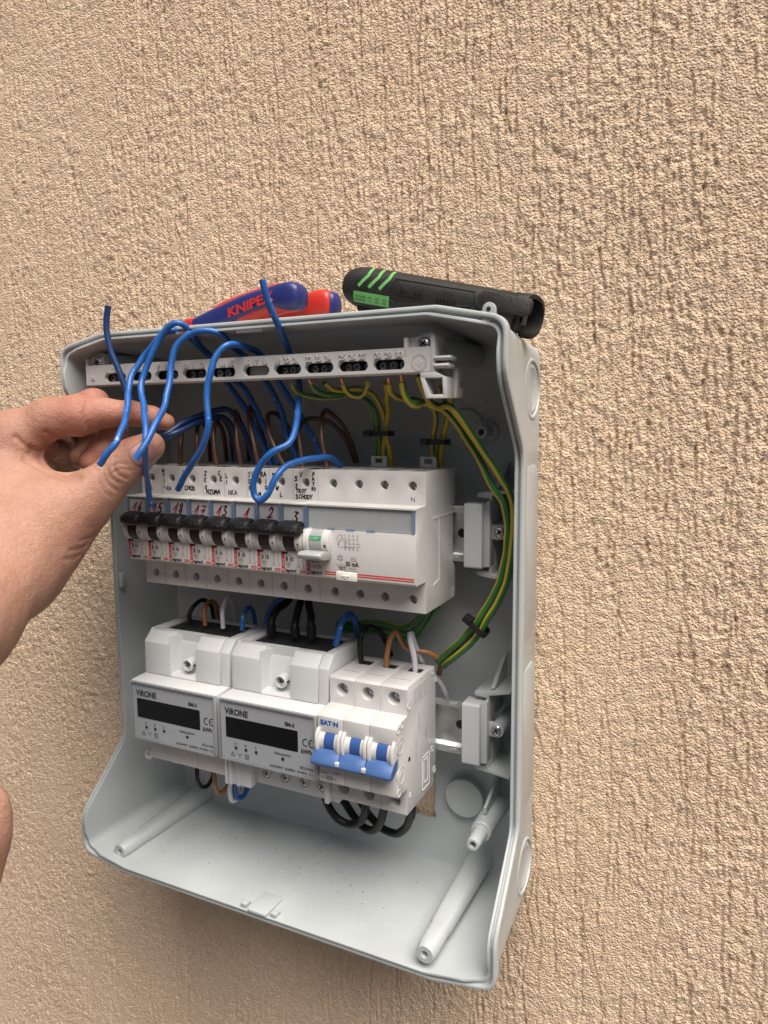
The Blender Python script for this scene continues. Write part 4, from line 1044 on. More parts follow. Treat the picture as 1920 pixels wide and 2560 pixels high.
    # right end: screw flange and wire guide bracket
    MB().prism([(-6.5, 105), (-6.0, 114.4), (2, 115.2), (7.2, 117.0), (10.2, 114.5), (10.4, 105)], 84.4, 86.6, 'd').build('screw_flange', DEVW, t, bevel=.5)
    MB().box(-7.6, -5.4, 79, 90.2, 104.4, 114.2).build('end_wall', DEVW, t, bevel=.4)
    MB().box(7.8, 10.4, 76, 90.2, 95.6, 115).build('end_wall', DEVW, t, bevel=.5)
    screw((3.2, 86.6, 110.6), 3.8, t, .9, 2.4)
    for k, zz in enumerate((102.6, 98.6)):
        MB().prism([(80, zz + 1.3), (90, zz + 1.3), (91.5, zz), (90, zz - 1.3), (80, zz - 1.3)], 10, 19.5 - k, 'x').build('side_finger', DEVW, t, bevel=.6)
    fr_ = MB(); a0, a1 = 2.6, 17.0
    fr_.prism([(a0 - .6, 92.6), (a0 + 1.8, 92.6), (a0 + 4.6, 83.2), (a0 + 2.6, 81.6)], 78, 90, 'd').prism([(a0 + 12, 92.6), (a0 + 14, 92.6), (a1, 81.6), (a1 - 2, 83.2)], 78, 90, 'd')
    fr_.prism([(a0 + 2.6, 81.6), (a1, 81.6), (a1 - 1.2, 83.6), (a0 + 4.4, 83.6)], 78, 90, 'd').prism([(a0 - .6, 92.4), (a0 + 14, 92.4), (10.3, 95.8), (a0 - .6, 95.4)], 78, 90, 'd')
    fr_.build('wire_guide', DEVW, t, bevel=.25)
    m = MB(); m.prism([(76, 98), (70, 98), (66, 95), (66, 91), (72, 91), (72, 88), (66, 88), (66, 82), (78, 82)], 15.2, 18.2, 'x'); m.build('side_hook', DEVW, t, bevel=.4)
    return t
make_bar()

# ================================================================== WIRES
def pts_of(spec):
    out = []
    for fr, lst in spec:
        for u, v, d in lst: out.append(at(fr, u, v, d))
    return out
def wire(name, label, spec, r, m, group=None, bare=None, n=12, cat='wire', end=None):
    P = catmull(pts_of(spec), 1.3 if r < 3 else 1.8)
    rw = np.random.default_rng(len(label) * 7 + int(abs(P[0][0]) * 10)); nP = len(P)
    wob = np.array([sum(rw.normal(0, .22 / k) * np.sin(np.arange(nP) * 1.3 * 2 * math.pi * k / 46 + rw.uniform(0, 6.3)) for k in (1, 2, 3)) for _ in range(3)]).T
    P = [p + w for p, w in zip(P, wob)]
    vs, fs, uv = tube_mesh(P, r, n)
    og = np.mean(np.array(P), axis=0)
    a = (np.array(vs) - og); a = np.stack([a[:, 0], -a[:, 1], a[:, 2]], 1) * S
    me = bpy.data.meshes.new(name); me.from_pydata(a.tolist(), [], fs)
    ul = me.uv_layers.new(name='UVMap'); ul.data.foreach_set('uv', np.array(uv, dtype=np.float32).ravel())
    me.update()
    o = link_mesh(name, me, m, None, 50)
    o.location = (og[0] * S, -og[1] * S, og[2] * S); ORG[o.name] = tuple(og)
    tag(o, label, cat, group)
    if m is GYW: o.color = ((.30 if label.startswith('long') else .30 + .45 * ((len(label) * 37) % 10) / 10), 0, 0, 1)
    if bare:            # stripped copper end
        k = 0 if bare == 'start' else -1
        p = np.array(P[k]); q = np.array(P[1 if k == 0 else -2]); t = (p - q) / np.linalg.norm(p - q)
        MB().cyl(tuple(p - t * .5), tuple(p + t * 4.2), r * .52, n=12).build('bare_end', COPPER, o)
    if end:             # cut face with the conductor showing
        k = 0 if end == 'start' else -1
        p = np.array(P[k]); q = np.array(P[2 if k == 0 else -3]); t = (p - q) / np.linalg.norm(p - q)
        MB().cyl(tuple(p - t * .2), tuple(p + t * .12), r * .93, n=14).build('cut_face', CUTW, o)
        MB().cyl(tuple(p - t * .2), tuple(p + t * .3), r * .55, n=14).build('cut_end', COPPER, o)
    return o

BL = 'loose blue wires'
wire('blue_wire', 'dark blue wire sticking up left of the others and reaching past the box rim', [('1', [(352, 257, 108), (345, 350, 108), (362, 470, 108), (395, 560, 107), (428, 650, 106), (470, 740, 104), (520, 850, 101), (556, 925, 97), (600, 955, 93), (660, 920, 88), (740, 868, 78), (830, 826, 66), (910, 800, 57), (975, 798, 50), (1030, 850, 46), (1080, 960, 44), (1110, 1060, 42)])], 1.95, NAVYW, BL, end='start')
wire('blue_wire', 'blue wire arching over the terminal bar with its cut end leftmost above the thumb', [('1', [(305, 1078, 152), (350, 1020, 150), (400, 962, 146), (436, 870, 136), (452, 760, 124), (462, 690, 117), (482, 612, 111), (535, 525, 106), (600, 440, 104), (645, 402, 102), (700, 388, 98), (770, 420, 86), (850, 490, 72), (910, 560, 62), (985, 680, 55), (1060, 780, 52), (1110, 880, 48), (1165, 1000, 45), (1200, 1085, 43)])], 1.95, BLUEW, BL, end='start')
wire('blue_wire', 'blue wire arching highest over the bar, crossing the thumb nail down to breaker 15', [('1', [(577, 1292, 104), (560, 1200, 112), (548, 1100, 126), (545, 1000, 137), (547, 900, 134), (540, 800, 124), (528, 720, 117), (527, 650, 113), (558, 560, 110), (600, 470, 107), (645, 390, 105), (700, 347, 103), (752, 362, 99), (800, 430, 90), (880, 520, 71), (960, 610, 60), (1062, 690, 56), (1110, 780, 54), (1180, 920, 50), (1235, 1070, 44)])], 1.95, BLUEW, BL, end='start')
wire('blue_wire', 'blue wire arching over the terminal bar and ending on the thumb nail', [('1', [(498, 1054, 148), (530, 1000, 145), (585, 900, 137), (640, 790, 124), (664, 690, 115), (680, 565, 110), (712, 462, 107), (780, 404, 104), (860, 387, 101), (940, 410, 95), (1000, 470, 82), (1060, 520, 70), (1120, 600, 60), (1190, 680, 56), (1250, 800, 52), (1282, 930, 49), (1338, 1060, 44)])], 1.95, BLUEW, BL, end='start')
wire('blue_wire', 'blue wire hanging free over the bar with its cut end above breaker 18', [('1', [(713, 1210, 104), (760, 1130, 108), (818, 1030, 112), (858, 940, 114), (876, 850, 114), (866, 720, 112), (884, 590, 110), (920, 507, 107), (980, 460, 102), (1060, 468, 90), (1130, 505, 74), (1200, 590, 62), (1260, 680, 56), (1330, 800, 52), (1420, 950, 48), (1495, 1090, 43)])], 1.95, BLUEW, BL, end='start')
wire('blue_wire', 'long blue wire rising past the rim before the pliers and looping down across the breakers', [('1', [(1152, 124, 112), (1185, 240, 108), (1240, 370, 98), (1290, 490, 80), (1330, 600, 72), (1346, 700, 72), (1338, 800, 80), (1322, 905, 92), (1285, 972, 100), (1205, 1020, 106), (1142, 1088, 107), (1108, 1170, 107), (1113, 1238, 106), (1142, 1264, 106), (1182, 1228, 105), (1230, 1143, 102), (1290, 1083, 94), (1400, 1050, 80), (1500, 1045, 66), (1560, 1090, 52)])], 1.95, BLUEW, BL, end='start')
wire('blue_wire', 'dark blue wire leading from between thumb and index finger into the box', [('1', [(560, 950, 97), (600, 958, 94), (640, 948, 90), (700, 915, 85), (770, 885, 76), (860, 848, 64), (940, 835, 54), (990, 880, 46), (1010, 970, 42), (1020, 1060, 40)])], 1.9, NAVYW, BL)

BR = 'brown wires looping above the upper breakers'
br = [[(40, 795, 68), (45, 600, 68), (60, 480, 63), (110, 410, 53), (200, 370, 43), (290, 420, 34), (330, 600, 28), (340, 760, 24)],
      [(215, 785, 68), (205, 560, 68), (212, 430, 63), (250, 360, 53), (340, 330, 43), (430, 400, 34), (480, 560, 28), (500, 760, 24)],
      [(408, 795, 68), (372, 620, 68), (375, 470, 65), (400, 370, 58), (442, 335, 50), (505, 400, 42), (545, 540, 34), (565, 760, 26)],
      [(640, 800, 68), (615, 600, 68), (596, 420, 65), (582, 310, 58), (582, 268, 50), (630, 340, 40), (690, 520, 32), (720, 760, 25)],
      [(812, 790, 68), (772, 600, 68), (738, 420, 65), (722, 280, 58), (738, 226, 50), (800, 330, 40), (860, 520, 32), (900, 760, 25)],
      [(1060, 785, 68), (965, 595, 68), (906, 430, 64), (903, 320, 58), (945, 280, 52), (1020, 312, 45), (1110, 430, 38), (1190, 580, 31), (1230, 770, 25)],
      [(1250, 812, 68), (1222, 600, 66), (1222, 430, 60), (1290, 345, 52), (1400, 342, 46), (1500, 372, 42), (1600, 450, 38), (1690, 570, 33), (1770, 770, 25)],
      [(1492, 820, 68), (1440, 560, 68), (1435, 400, 64), (1450, 300, 58), (1492, 262, 52), (1560, 310, 46), (1650, 420, 40), (1720, 560, 33), (1790, 770, 25)]]
bl_ = ['brown wire looping above the first breaker, half hidden by the thumb and blue wires', 'brown wire looping above the breakers just left of the free hanging blue wire',
       'brown wire looping from breaker 17 into the dark of the box', 'brown wire rising straight from breaker 13 with a tight bend on top',
       'brown wire leaning left from breaker 1 with a tight bend on top', 'brown wire in a wide loop from breaker 2, behind the long blue wire',
       'brown wire from breaker 3 in a low flat loop behind the tallest brown loop', 'brown wire in the tallest loop, rightmost, entering the wide breaker from above']
for l, p in zip(bl_, br): wire('brown_wire', l, [('H', p)], 1.55, BROWNW, BR, bare='start')

GY = 'green and yellow earth wires'
wire('earth_wire', 'green and yellow earth wire leaving the terminal bar furthest left, hanging lowest', [('I', [(35, 128, 80), (80, 190, 76), (200, 225, 70), (350, 238, 62), (480, 222, 55), (600, 240, 48), (690, 330, 42), (720, 480, 38), (735, 650, 34), (742, 790, 28)])], 1.6, GYW, GY)
wire('earth_wire', 'green and yellow earth wire second from the left under the terminal bar', [('I', [(192, 128, 81), (230, 180, 76), (330, 212, 70), (450, 205, 62), (560, 222, 52), (655, 290, 44), (688, 400, 40), (700, 520, 36), (706, 660, 32), (712, 790, 27)])], 1.6, GYW, GY, bare='start')
wire('earth_wire', 'short green and yellow jumper sagging between two clamps of the terminal bar', [('I', [(440, 122, 83), (470, 185, 79), (540, 225, 74), (600, 205, 73), (636, 128, 83)])], 1.6, GYW, GY, bare='start')
wire('earth_wire', 'green and yellow earth wire arching behind the jumper towards the left cable tie', [('I', [(290, 118, 76), (350, 168, 70), (430, 180, 64), (560, 165, 57), (660, 195, 49), (735, 300, 42), (772, 420, 38), (777, 520, 37), (762, 640, 34), (755, 790, 28)])], 1.6, GYW, GY)
wire('earth_wire', 'green and yellow earth wire dropping almost straight into the left cable tie', [('I', [(780, 120, 66), (790, 200, 56), (795, 330, 44), (782, 450, 38), (792, 560, 37), (812, 660, 34), (835, 790, 28)])], 1.6, GYW, GY)
wire('earth_wire', 'green and yellow earth wire bending back from the bar to the right cable tie', [('I', [(805, 118, 83), (815, 185, 79), (860, 228, 72), (930, 250, 64), (1010, 255, 57), (1100, 290, 50), (1165, 335, 45), (1178, 420, 42), (1162, 540, 38), (1152, 640, 35), (1162, 790, 28)])], 1.6, GYW, GY, bare='start')
wire('earth_wire', 'green and yellow earth wire in the middle of the right cable tie', [('I', [(1220, 150, 62), (1235, 230, 56), (1258, 310, 48), (1240, 420, 42), (1226, 560, 37), (1196, 660, 34), (1195, 790, 28)])], 1.6, GYW, GY)
wire('earth_wire', 'green and yellow earth wire rightmost in the right cable tie, behind the wire guide', [('I', [(1300, 150, 60), (1300, 240, 55), (1280, 380, 44), (1248, 520, 39), (1226, 620, 36), (1222, 790, 28)])], 1.6, GYW, GY)
wire('earth_wire', 'long green and yellow earth wire curving down the right side, inner of the pair', [('I', [(910, 108, 84), (928, 200, 82), (968, 275, 80), (1020, 302, 78), (1080, 278, 74), (1160, 292, 70), (1250, 340, 65), (1330, 420, 61), (1420, 560, 57), (1490, 680, 54), (1548, 775, 52), (1602, 900, 50)]), ('C', [(585, 240, 48), (665, 380, 46), (702, 560, 44), (712, 750, 43), (697, 950, 42), (650, 1200, 42), (570, 1430, 42), (440, 1660, 42), (330, 1830, 42), (150, 2025, 40), (0, 2165, 37), (-120, 2280, 33)])], 2.05, GYW, GY, bare='start')
wire('earth_wire', 'long green and yellow earth wire curving down the right side, outer of the pair', [('I', [(1035, 60, 84), (1080, 180, 80), (1140, 280, 76), (1200, 318, 74), (1260, 297, 72), (1322, 332, 70), (1420, 470, 64), (1500, 590, 60), (1600, 730, 56), (1665, 820, 54)]), ('C', [(650, 95, 51), (720, 220, 48), (770, 380, 45), (788, 600, 44), (780, 850, 43), (752, 1080, 43), (690, 1330, 43), (590, 1580, 43), (468, 1790, 43), (385, 1930, 42), (200, 2120, 40), (70, 2235, 38), (-40, 2330, 33)])], 2.05, GYW, GY)
wire('earth_wire', 'dull green and yellow earth wire between the long pair below their cable tie', [('C', [(470, 1660, 37), (380, 1830, 37), (300, 1930, 37), (150, 2080, 36), (20, 2200, 34), (-90, 2290, 31)])], 1.7, GYW, GY)
for k, (dy, l) in enumerate(((0, 'lowest green and yellow wire sagging under the wide breaker'), (-34, 'middle green and yellow wire sagging under the wide breaker'), (-70, 'topmost green and yellow wire sagging under the wide breaker'))):
    wire('earth_wire', l, [('4', [(1005 - k * 40, 985, 46), (985 - k * 40, 1020 + dy * .1, 46), (925 - k * 30, 1115 + dy * .6, 43), (850 - k * 20, 1185 + dy, 40), (750, 1195 + dy, 37), (620, 1165 + dy, 33), (480, 1150 + dy * .8, 29), (360, 1150 + dy * .7, 26)])], 1.6, GYW, GY)

# wires of the energy meters
MT = 'wires on top of the left meter'
wire('black_wire', 'black wire arching out of the top of the left meter', [('5', [(555, 222, 58), (556, 160, 58), (590, 95, 54), (650, 58, 46), (705, 95, 38), (725, 180, 30), (728, 260, 25)])], 1.6, BLACKW, MT)
wire('brown_wire', 'light brown wire arching out of the top of the left meter', [('5', [(664, 238, 58), (660, 150, 58), (680, 85, 54), (718, 66, 47), (748, 105, 39), (760, 190, 31), (760, 260, 26)])], 1.6, TANW, MT)
wire('white_wire', 'white wire arching out of the top of the left meter', [('5', [(795, 258, 58), (790, 150, 58), (806, 70, 54), (832, 42, 48), (862, 85, 40), (880, 190, 32), (884, 270, 26)])], 1.65, WHITEW, MT)
wire('blue_wire', 'short blue wire arching out of the top of the left meter', [('5', [(930, 276, 58), (936, 190, 57), (960, 125, 52), (990, 116, 46), (1018, 165, 38), (1028, 260, 30)])], 1.65, BLUEW, MT)
CB = 'thick black cables on top of the middle meter'
for l, p in (('thick black cable bending left out of the middle meter, leftmost of three', [(345, 620, 56), (342, 480, 56), (385, 340, 52), (455, 235, 46), (560, 160, 38), (640, 60, 32), (660, -60, 30)]),
             ('thick black cable rising out of the middle meter, centre one of three', [(705, 660, 56), (692, 520, 56), (725, 340, 51), (762, 200, 45), (790, 60, 38), (800, -60, 34)]),
             ('thick black cable rising out of the middle meter, rightmost of three', [(940, 690, 56), (936, 500, 56), (928, 340, 51), (900, 200, 45), (880, 60, 38), (870, -60, 34)])):
    o = wire('black_cable', l, [('K', p)], 2.55, BLACKW, CB, n=16, cat='cable')
    a_, b_ = at('K', p[0][0], p[0][1], 56), at('K', p[1][0], p[1][1], 56)
    MB().cyl(a_, tuple(np.array(a_) + (np.array(b_) - np.array(a_)) * .95), 3.25, n=20).build('sleeve', BLACKW, o)
wire('blue_wire', 'short blue wire arching out of the right end of the middle meter', [('K', [(1288, 780, 58), (1335, 610, 58), (1405, 430, 54), (1490, 338, 48), (1560, 375, 41), (1605, 500, 34), (1620, 680, 28)])], 2.1, BLUEW)
wire('blue_wire', 'dim blue wire in the dark gap between the two meters', [('K', [(275, 480, 36), (300, 330, 34), (380, 190, 32), (500, 110, 30), (640, 60, 28)])], 1.9, BLUEW)
TP = 'wires entering the three pole breaker from above'
wire('black_wire', 'black wire entering the three pole breaker from above, left pole', [('6', [(398, 345, 52), (390, 220, 55), (400, 125, 54), (440, 72, 48), (510, 95, 41), (565, 180, 34), (605, 270, 28)])], 1.8, BLACKW, TP, bare='start')
wire('brown_wire', 'light brown wire entering the middle pole of the three pole breaker and turning right', [('6', [(575, 352, 52), (577, 240, 54), (600, 145, 54), (635, 112, 52), (672, 175, 48), (730, 232, 44), (850, 250, 39), (915, 285, 35), (942, 340, 30), (930, 400, 25)])], 1.75, TANW, TP, bare='start')
wire('white_wire', 'white wire entering the right pole of the three pole breaker from above', [('6', [(765, 380, 52), (757, 270, 54), (735, 150, 54), (742, 122, 52), (765, 190, 46), (800, 280, 38), (830, 360, 30)])], 1.8, WHITEW, TP)
wire('white_wire', 'white wire emerging right of the three pole breaker behind the metal rail', [('6', [(900, 420, 30), (945, 470, 25), (975, 530, 21), (985, 590, 17), (985, 680, 12)])], 1.9, WHITEW)
MB_ = 'wires looping under the left meter'
wire('black_wire', 'black wire looping under the left meter', [('7', [(762, 120, 62), (763, 200, 62), (782, 256, 58), (822, 255, 52), (855, 200, 46), (870, 120, 42)])], 1.55, BLACKW, MB_)
wire('brown_wire', 'light brown wire looping under the left meter', [('7', [(868, 150, 62), (872, 240, 62), (893, 296, 58), (935, 278, 52), (968, 225, 46), (985, 150, 42)])], 1.6, TANW, MB_)
wire('white_wire', 'white wire hanging in a tight loop under the gap between the meters', [('7', [(975, 160, 64), (965, 270, 64), (972, 342, 61), (1005, 330, 56), (1020, 270, 50), (1030, 160, 45)])], 1.7, WHITEW, MB_)
wire('blue_wire', 'blue wire hanging in a round loop under the gap between the meters', [('7', [(1005, 180, 60), (990, 265, 60), (1008, 328, 57), (1048, 318, 52), (1072, 255, 47), (1075, 180, 43)])], 1.8, BLUEW, MB_)
UC = 'thick black cables looping under the three pole breaker'
for l, p in (('thick black cable looping under the three pole breaker, left and nearest', [(425, 380, 64), (450, 440, 64), (510, 570, 63), (600, 685, 61), (720, 748, 60), (815, 735, 61), (872, 660, 63), (885, 560, 65), (885, 480, 66)]),
             ('thick black cable looping under the three pole breaker, middle of three', [(640, 470, 55), (670, 520, 55), (745, 645, 53), (850, 765, 52), (960, 812, 54), (1035, 745, 58), (1068, 620, 62), (1075, 540, 64)]),
             ('thick black cable looping under the three pole breaker, right and lowest', [(815, 480, 50), (845, 530, 50), (930, 660, 47), (1050, 780, 45), (1200, 848, 47), (1300, 785, 52), (1352, 680, 58), (1375, 580, 62)])):
    wire('black_cable', l, [('J', p)], 2.65, BLACKW, UC, n=18, cat='cable')

# ------------------------------------------------------------------ cable ties
def tie(label, c, w, h, hd, sp=0.):
    """small nylon tie: band round the bundle and its locking head"""
    t = thing('cable_tie', label, 'cable tie', (c[0], c[1], c[2] - h), 'black cable ties on the earth wires')
    m = MB(); n = 28; pr = []
    for k in range(n):
        a = 2 * math.pi * k / n; pr.append((w * math.copysign(abs(math.cos(a)) ** .6, math.cos(a)), 5.2 * math.copysign(abs(math.sin(a)) ** .7, math.sin(a))))
    rings = [(1., -h), (1., h), (1.12, h), (1.12, -h)]
    vs = [(p[0] * k, p[1] * k, z) for k, z in rings for p in pr]
    m.add(vs, [(j * n + i, j * n + (i + 1) % n, ((j + 1) % 4) * n + (i + 1) % n, ((j + 1) % 4) * n + i) for j in range(4) for i in range(n)])
    ca, sa = math.cos(sp), math.sin(sp)
    rot = lambda x, d, z: (c[0] + x * ca - z * sa, c[1] + d, c[2] + x * sa + z * ca)
    m.map(rot); b = m.build('band', TIE, t)
    hm = MB().box(-w - hd, -w + .6, -1, 5.4, -h * 1.25, h * 1.35); hm.map(rot); hm.build('head', TIE, t, bevel=.9, seg=2)
    return t
tie('black cable tie round the left bundle of earth wires', at('I', 752, 522, 38), 6.8, 1.6, 4.6)
tie('black cable tie round the right bundle of earth wires', at('I', 1205, 590, 38), 6.2, 1.6, 4.8)
tie('black cable tie round the long pair of earth wires, above the three pole breaker', at('C', 375, 1870, 42), 6.0, 1.9, 5.0, R(-38))

# ================================================================== TOOLS ON TOP OF THE BOX
PLR = mat('pliers_red_grip', (.50, .03, .02), .35, .05, 60, .15, 800)
PLB = mat('pliers_blue_grip', (.018, .026, .14), .38, .08, 60, .2, 900)
PLS = mat('pliers_steel', (.30, .30, .31), .3, .1, 100, metal=1.)
def loft(m, secs, n=24, ex=.75):
    """secs: (x, d, z, half depth, half height)"""
    vs = []
    for x, d, z, a, b in secs:
        for k in range(n):
            t_ = 2 * math.pi * k / n; c_, s_ = math.cos(t_), math.sin(t_)
            vs.append((x, d + a * math.copysign(abs(c_) ** ex, c_), z + b * math.copysign(abs(s_) ** ex, s_)))
    fs = [(j * n + i, j * n + (i + 1) % n, (j + 1) * n + (i + 1) % n, (j + 1) * n + i) for j in range(len(secs) - 1) for i in range(n)]
    fs += [tuple(range(n)), tuple(range(len(vs) - 1, len(vs) - n - 1, -1))]
    return m.add(vs, fs)
def resec(secs, k=8):
    return [tuple(p) for p in catmull(secs, 1e9)] if k <= 1 else [tuple(x) for x in _rs(secs, k)]
def _rs(secs, k):
    a = np.array(secs, float); p = np.vstack([2 * a[0] - a[1], a, 2 * a[-1] - a[-2]]); out = []
    for i in range(1, len(p) - 2):
        for t in np.linspace(0, 1, k, endpoint=False):
            A, B, C_, E_ = p[i - 1], p[i], p[i + 1], p[i + 2]
            out.append(.5 * (2 * B + (C_ - A) * t + (2 * A - 5 * B + 4 * C_ - E_) * t * t + (3 * B - A - 3 * C_ + E_) * t ** 3))
    out.append(p[-2]); return out
def make_pliers():
    t = thing('pliers', 'pliers with blue and red handles lying on top of the box, behind the rim', 'pliers', (-150, 50, 127))
    dF, dB = 57., 34.
    q = lambda u, v, d: at('Q', u, v, d)
    # front handle: red core with a blue over-moulded grip
    def sec(u, v0, v1, d, a):
        p0, p1 = q(u, v0, d), q(u, v1, d); return (p0[0], d, (p0[2] + p1[2]) / 2, a, abs(p0[2] - p1[2]) / 2)
    red = [sec(95, 505, 600, dF, 4), sec(150, 487, 610, dF, 5.5), sec(220, 478, 620, dF, 6.2), sec(330, 420, 610, dF, 6.6), (q(470, 430, dF)[0], dF, q(470, 440, dF)[2], 7.0, 7.6),
           sec(640, 262, 560, dF, 7.2), sec(790, 212, 500, dF, 7.2), sec(940, 175, 452, dF, 7.2), sec(1060, 172, 430, dF, 6.8), sec(1125, 205, 400, dF, 5.0), sec(1150, 262, 335, dF, 2.5)]
    core = loft(MB(), resec(red, 6)).build('front_handle', PLR, t)
    blu = [sec(205, 490, 640, dF, 7.1), sec(300, 442, 640, dF, 7.7), sec(470, 362, 580, dF, 8.2), sec(640, 286, 508, dF, 8.5), sec(790, 236, 445, dF, 8.6), sec(900, 205, 410, dF, 8.6), sec(980, 178, 425, dF, 8.6), sec(1070, 163, 426, dF, 8.6), sec(1130, 190, 396, dF, 7.4), sec(1162, 250, 335, dF, 4.0)]
    loft(MB(), resec(blu, 6), ex=.62).build('front_grip', PLB, t)
    k1, k2 = q(455, 485, dF + 8.9), q(890, 300, dF + 9.2)
    m = MB(); ang = math.atan2(k2[2] - k1[2] - 1.0, k2[0] - k1[0]); m.text('KNIPEX', k1[0] + .6, dF + 8.6, k1[2] + .2, 5.6, 1.34, rot=ang, shear=.12, bold=.03)
    x0 = min(v[0] for v in m.v)
    m.v = [(x, d + .25 - .018 * abs(x - x0 - 22), z) for x, d, z in m.v]
    n0 = len(m.v); fr = list(m.f); m.v += [(x, d - 1.6, z) for x, d, z in m.v[:n0]]; es = set((a, b) for f in fr for a, b in zip(f, f[1:] + f[:1]))
    for a, b in es:
        if (b, a) not in es: m.f.append((a, b, b + n0, a + n0))
    m.build('grip_lettering', PLR, t, recalc=False)
    # rear handle
    rear = [(-205, dB, 129, 5, 4.5), (-170, dB, 131, 6, 6), sec(800, 480, 590, dB, 6.4), sec(960, 405, 560, dB, 6.6), sec(1130, 300, 540, dB, 7.0), sec(1260, 245, 520, dB, 7.2), sec(1340, 232, 500, dB, 7.0), sec(1398, 250, 470, dB, 6.2), sec(1425, 300, 420, dB, 3.4)]
    loft(MB(), resec(rear, 6)).build('rear_handle', PLR, t)
    rb = [(x + 2.6, d - 2.0, z - .6, a, b * .98) for x, d, z, a, b in rear[3:]]
    loft(MB(), resec(rb, 6)).build('rear_grip', PLB, t)
    # jaws, lying behind the rim
    loft(MB(), resec([(-188, 46, 130.5, 9, 3.6), (-205, 46, 131, 12, 4.4), (-218, 46, 131, 12.5, 4.6), (-235, 46, 130, 9, 4.2), (-252, 46, 129, 4, 3.2), (-258, 46, 128.6, 1.5, 2)], 5), ex=.6).build('jaws', PLS, t)
    MB().cyl((-212, 46, 126), (-212, 46, 136.2), 5, n=24).build('pivot', PLS, t, bevel=.5)
    return t
make_pliers()

STB = mat('stripper_black_plastic', (.013, .012, .011), .55, .12, 120, .5, 600, rvar=.08, spec=.4)
STG = mat('stripper_green_print', (.12, .38, .10), .5, .06, 200)
def make_stripper():
    t = thing('wire_stripper', 'black wire stripping tool with green stripes lying on the top right corner of the box', 'wire stripper', (0, 55, 125))
    D0 = 55.
    # local frame: a along the tool (to the lower right), b up across it, c towards the viewer
    A0 = np.array(at('S', 55, 205, D0)); A1 = np.array(at('S', 1500, 455, D0 + 2)); ax = A1 - A0; L = np.linalg.norm(ax); ax /= L
    up = np.array([0, 0, 1.]) - ax * ax[2]; up /= np.linalg.norm(up)
    def tx(a, c, b): p = A0 + ax * a + up * b; return (p[0], p[1] + c, p[2])
    hh = lambda a: float(np.interp(a, [0, 2, 6, 14, L - 25, L], [6.5, 9.4, 11.6, 12.3, 11.4, 11.2]))     # half height
    n = 30
    def section(a, k=1., th=1.):
        b = hh(a) * k; return [(a, 11.5 * k * th * math.copysign(abs(math.cos(q)) ** .8, math.cos(q)), b * math.copysign(abs(math.sin(q)) ** .8, math.sin(q))) for q in np.linspace(0, 2 * math.pi, n, endpoint=False)]
    m = MB(); secs = [section(a) for a in (0, .8, 2, 4, 7, 12, 20, 35, 50, 65, 80, 95)]
    secs[0] = section(0, .8)
    vs = [p for s_ in secs for p in s_]; fs = [(j * n + i, j * n + (i + 1) % n, (j + 1) * n + (i + 1) % n, (j + 1) * n + i) for j in range(len(secs) - 1) for i in range(n)]
    fs += [tuple(range(n)), tuple(range(len(vs) - 1, len(vs) - n - 1, -1))]
    m.add(vs, fs); m.map(tx); body = m.build('body', STB, t, bevel=.0)
    # open jaw end: a thick trough, cut away below
    m = MB(); k0 = 20
    angs = lambda a: np.linspace(R(-35), R(262 if a > L - 9 else 214), k0)
    vs = []; rows = [(95, 1.), (105, 1.), (L - 10, 1.02), (L - 6, 1.04), (L - 1, 1.06), (L, 1.04)]
    for a, k in rows:
        for rr_, s_ in ((1., 0), (.80, 1)):
            for q in angs(a):
                b = hh(a) * k * rr_; sh_ = (q - R(60)) * 0
                fc = max(math.cos(q), 0); vs.append((a + ((-6 * fc + 5 * math.sin(q) * fc + 3.5 * max(-math.cos(q), 0)) if a > L - 9 else 0), 11.5 * k * rr_ * math.copysign(abs(math.cos(q)) ** .8, math.cos(q)), b * math.copysign(abs(math.sin(q)) ** .8, math.sin(q))))
    fs = []
    for j in range(len(rows) - 1):
        o0, o1 = j * 2 * k0, (j + 1) * 2 * k0
        for i in range(k0 - 1):
            fs += [(o0 + i, o0 + i + 1, o1 + i + 1, o1 + i), (o0 + k0 + i, o1 + k0 + i, o1 + k0 + i + 1, o0 + k0 + i + 1)]
        fs += [(o0, o1, o1 + k0, o0 + k0), (o0 + k0 - 1, o0 + 2 * k0 - 1, o1 + 2 * k0 - 1, o1 + k0 - 1)]
    e0 = (len(rows) - 1) * 2 * k0
    for i in range(k0 - 1): fs += [(e0 + i, e0 + i + 1, e0 + k0 + i + 1, e0 + k0 + i), (i, k0 + i, k0 + i + 1, i + 1)]
    m.add(vs, fs); m.map(tx); m.build('jaw_trough', STB, t, bevel=.3)
    m = MB().box(90, L - 6, -7.6, 7.6, -9.6, -3.6); m.map(tx); m.build('blade_carrier', BLACK, t, bevel=1.)
    m = MB().box(L - 7, L - 3, -2.2, 6.5, -5, 1.5); m.map(tx); m.build('clear_gauge', CLEAR, t)
    # raised thumb slide and name panel
    def patch(a0, a1, b0, b1, lift, name, mt, r=3., parent=t, bev=.6):
        m = MB(); pr = []
        for ca, cb, s0 in ((a1 - r, b1 - r, 0), (a0 + r, b1 - r, 90), (a0 + r, b0 + r, 180), (a1 - r, b0 + r, 270)):
            for k in range(6):
                q = R(s0 + 18 * k); pr.append((ca + r * math.cos(q), cb + r * math.sin(q)))
        m.prism(pr, -1.5, lift, 'd')
        m.map(lambda a, c, b: (a, surf(a, b) + c, b)); m.map(tx); return m.build(name, mt, parent, bevel=bev)
    def surf(a, b):
        k = min(abs(b) / hh(a), .985); s_ = k ** (1 / .8); return 11.5 * max(1 - s_ * s_, 0) ** .4
    patch(86, 117, -1.5, 8.6, 2.0, 'thumb_slide', STB, 3.5)
    # name panel outline and embossed maker's lettering
    m = MB(); pr = []
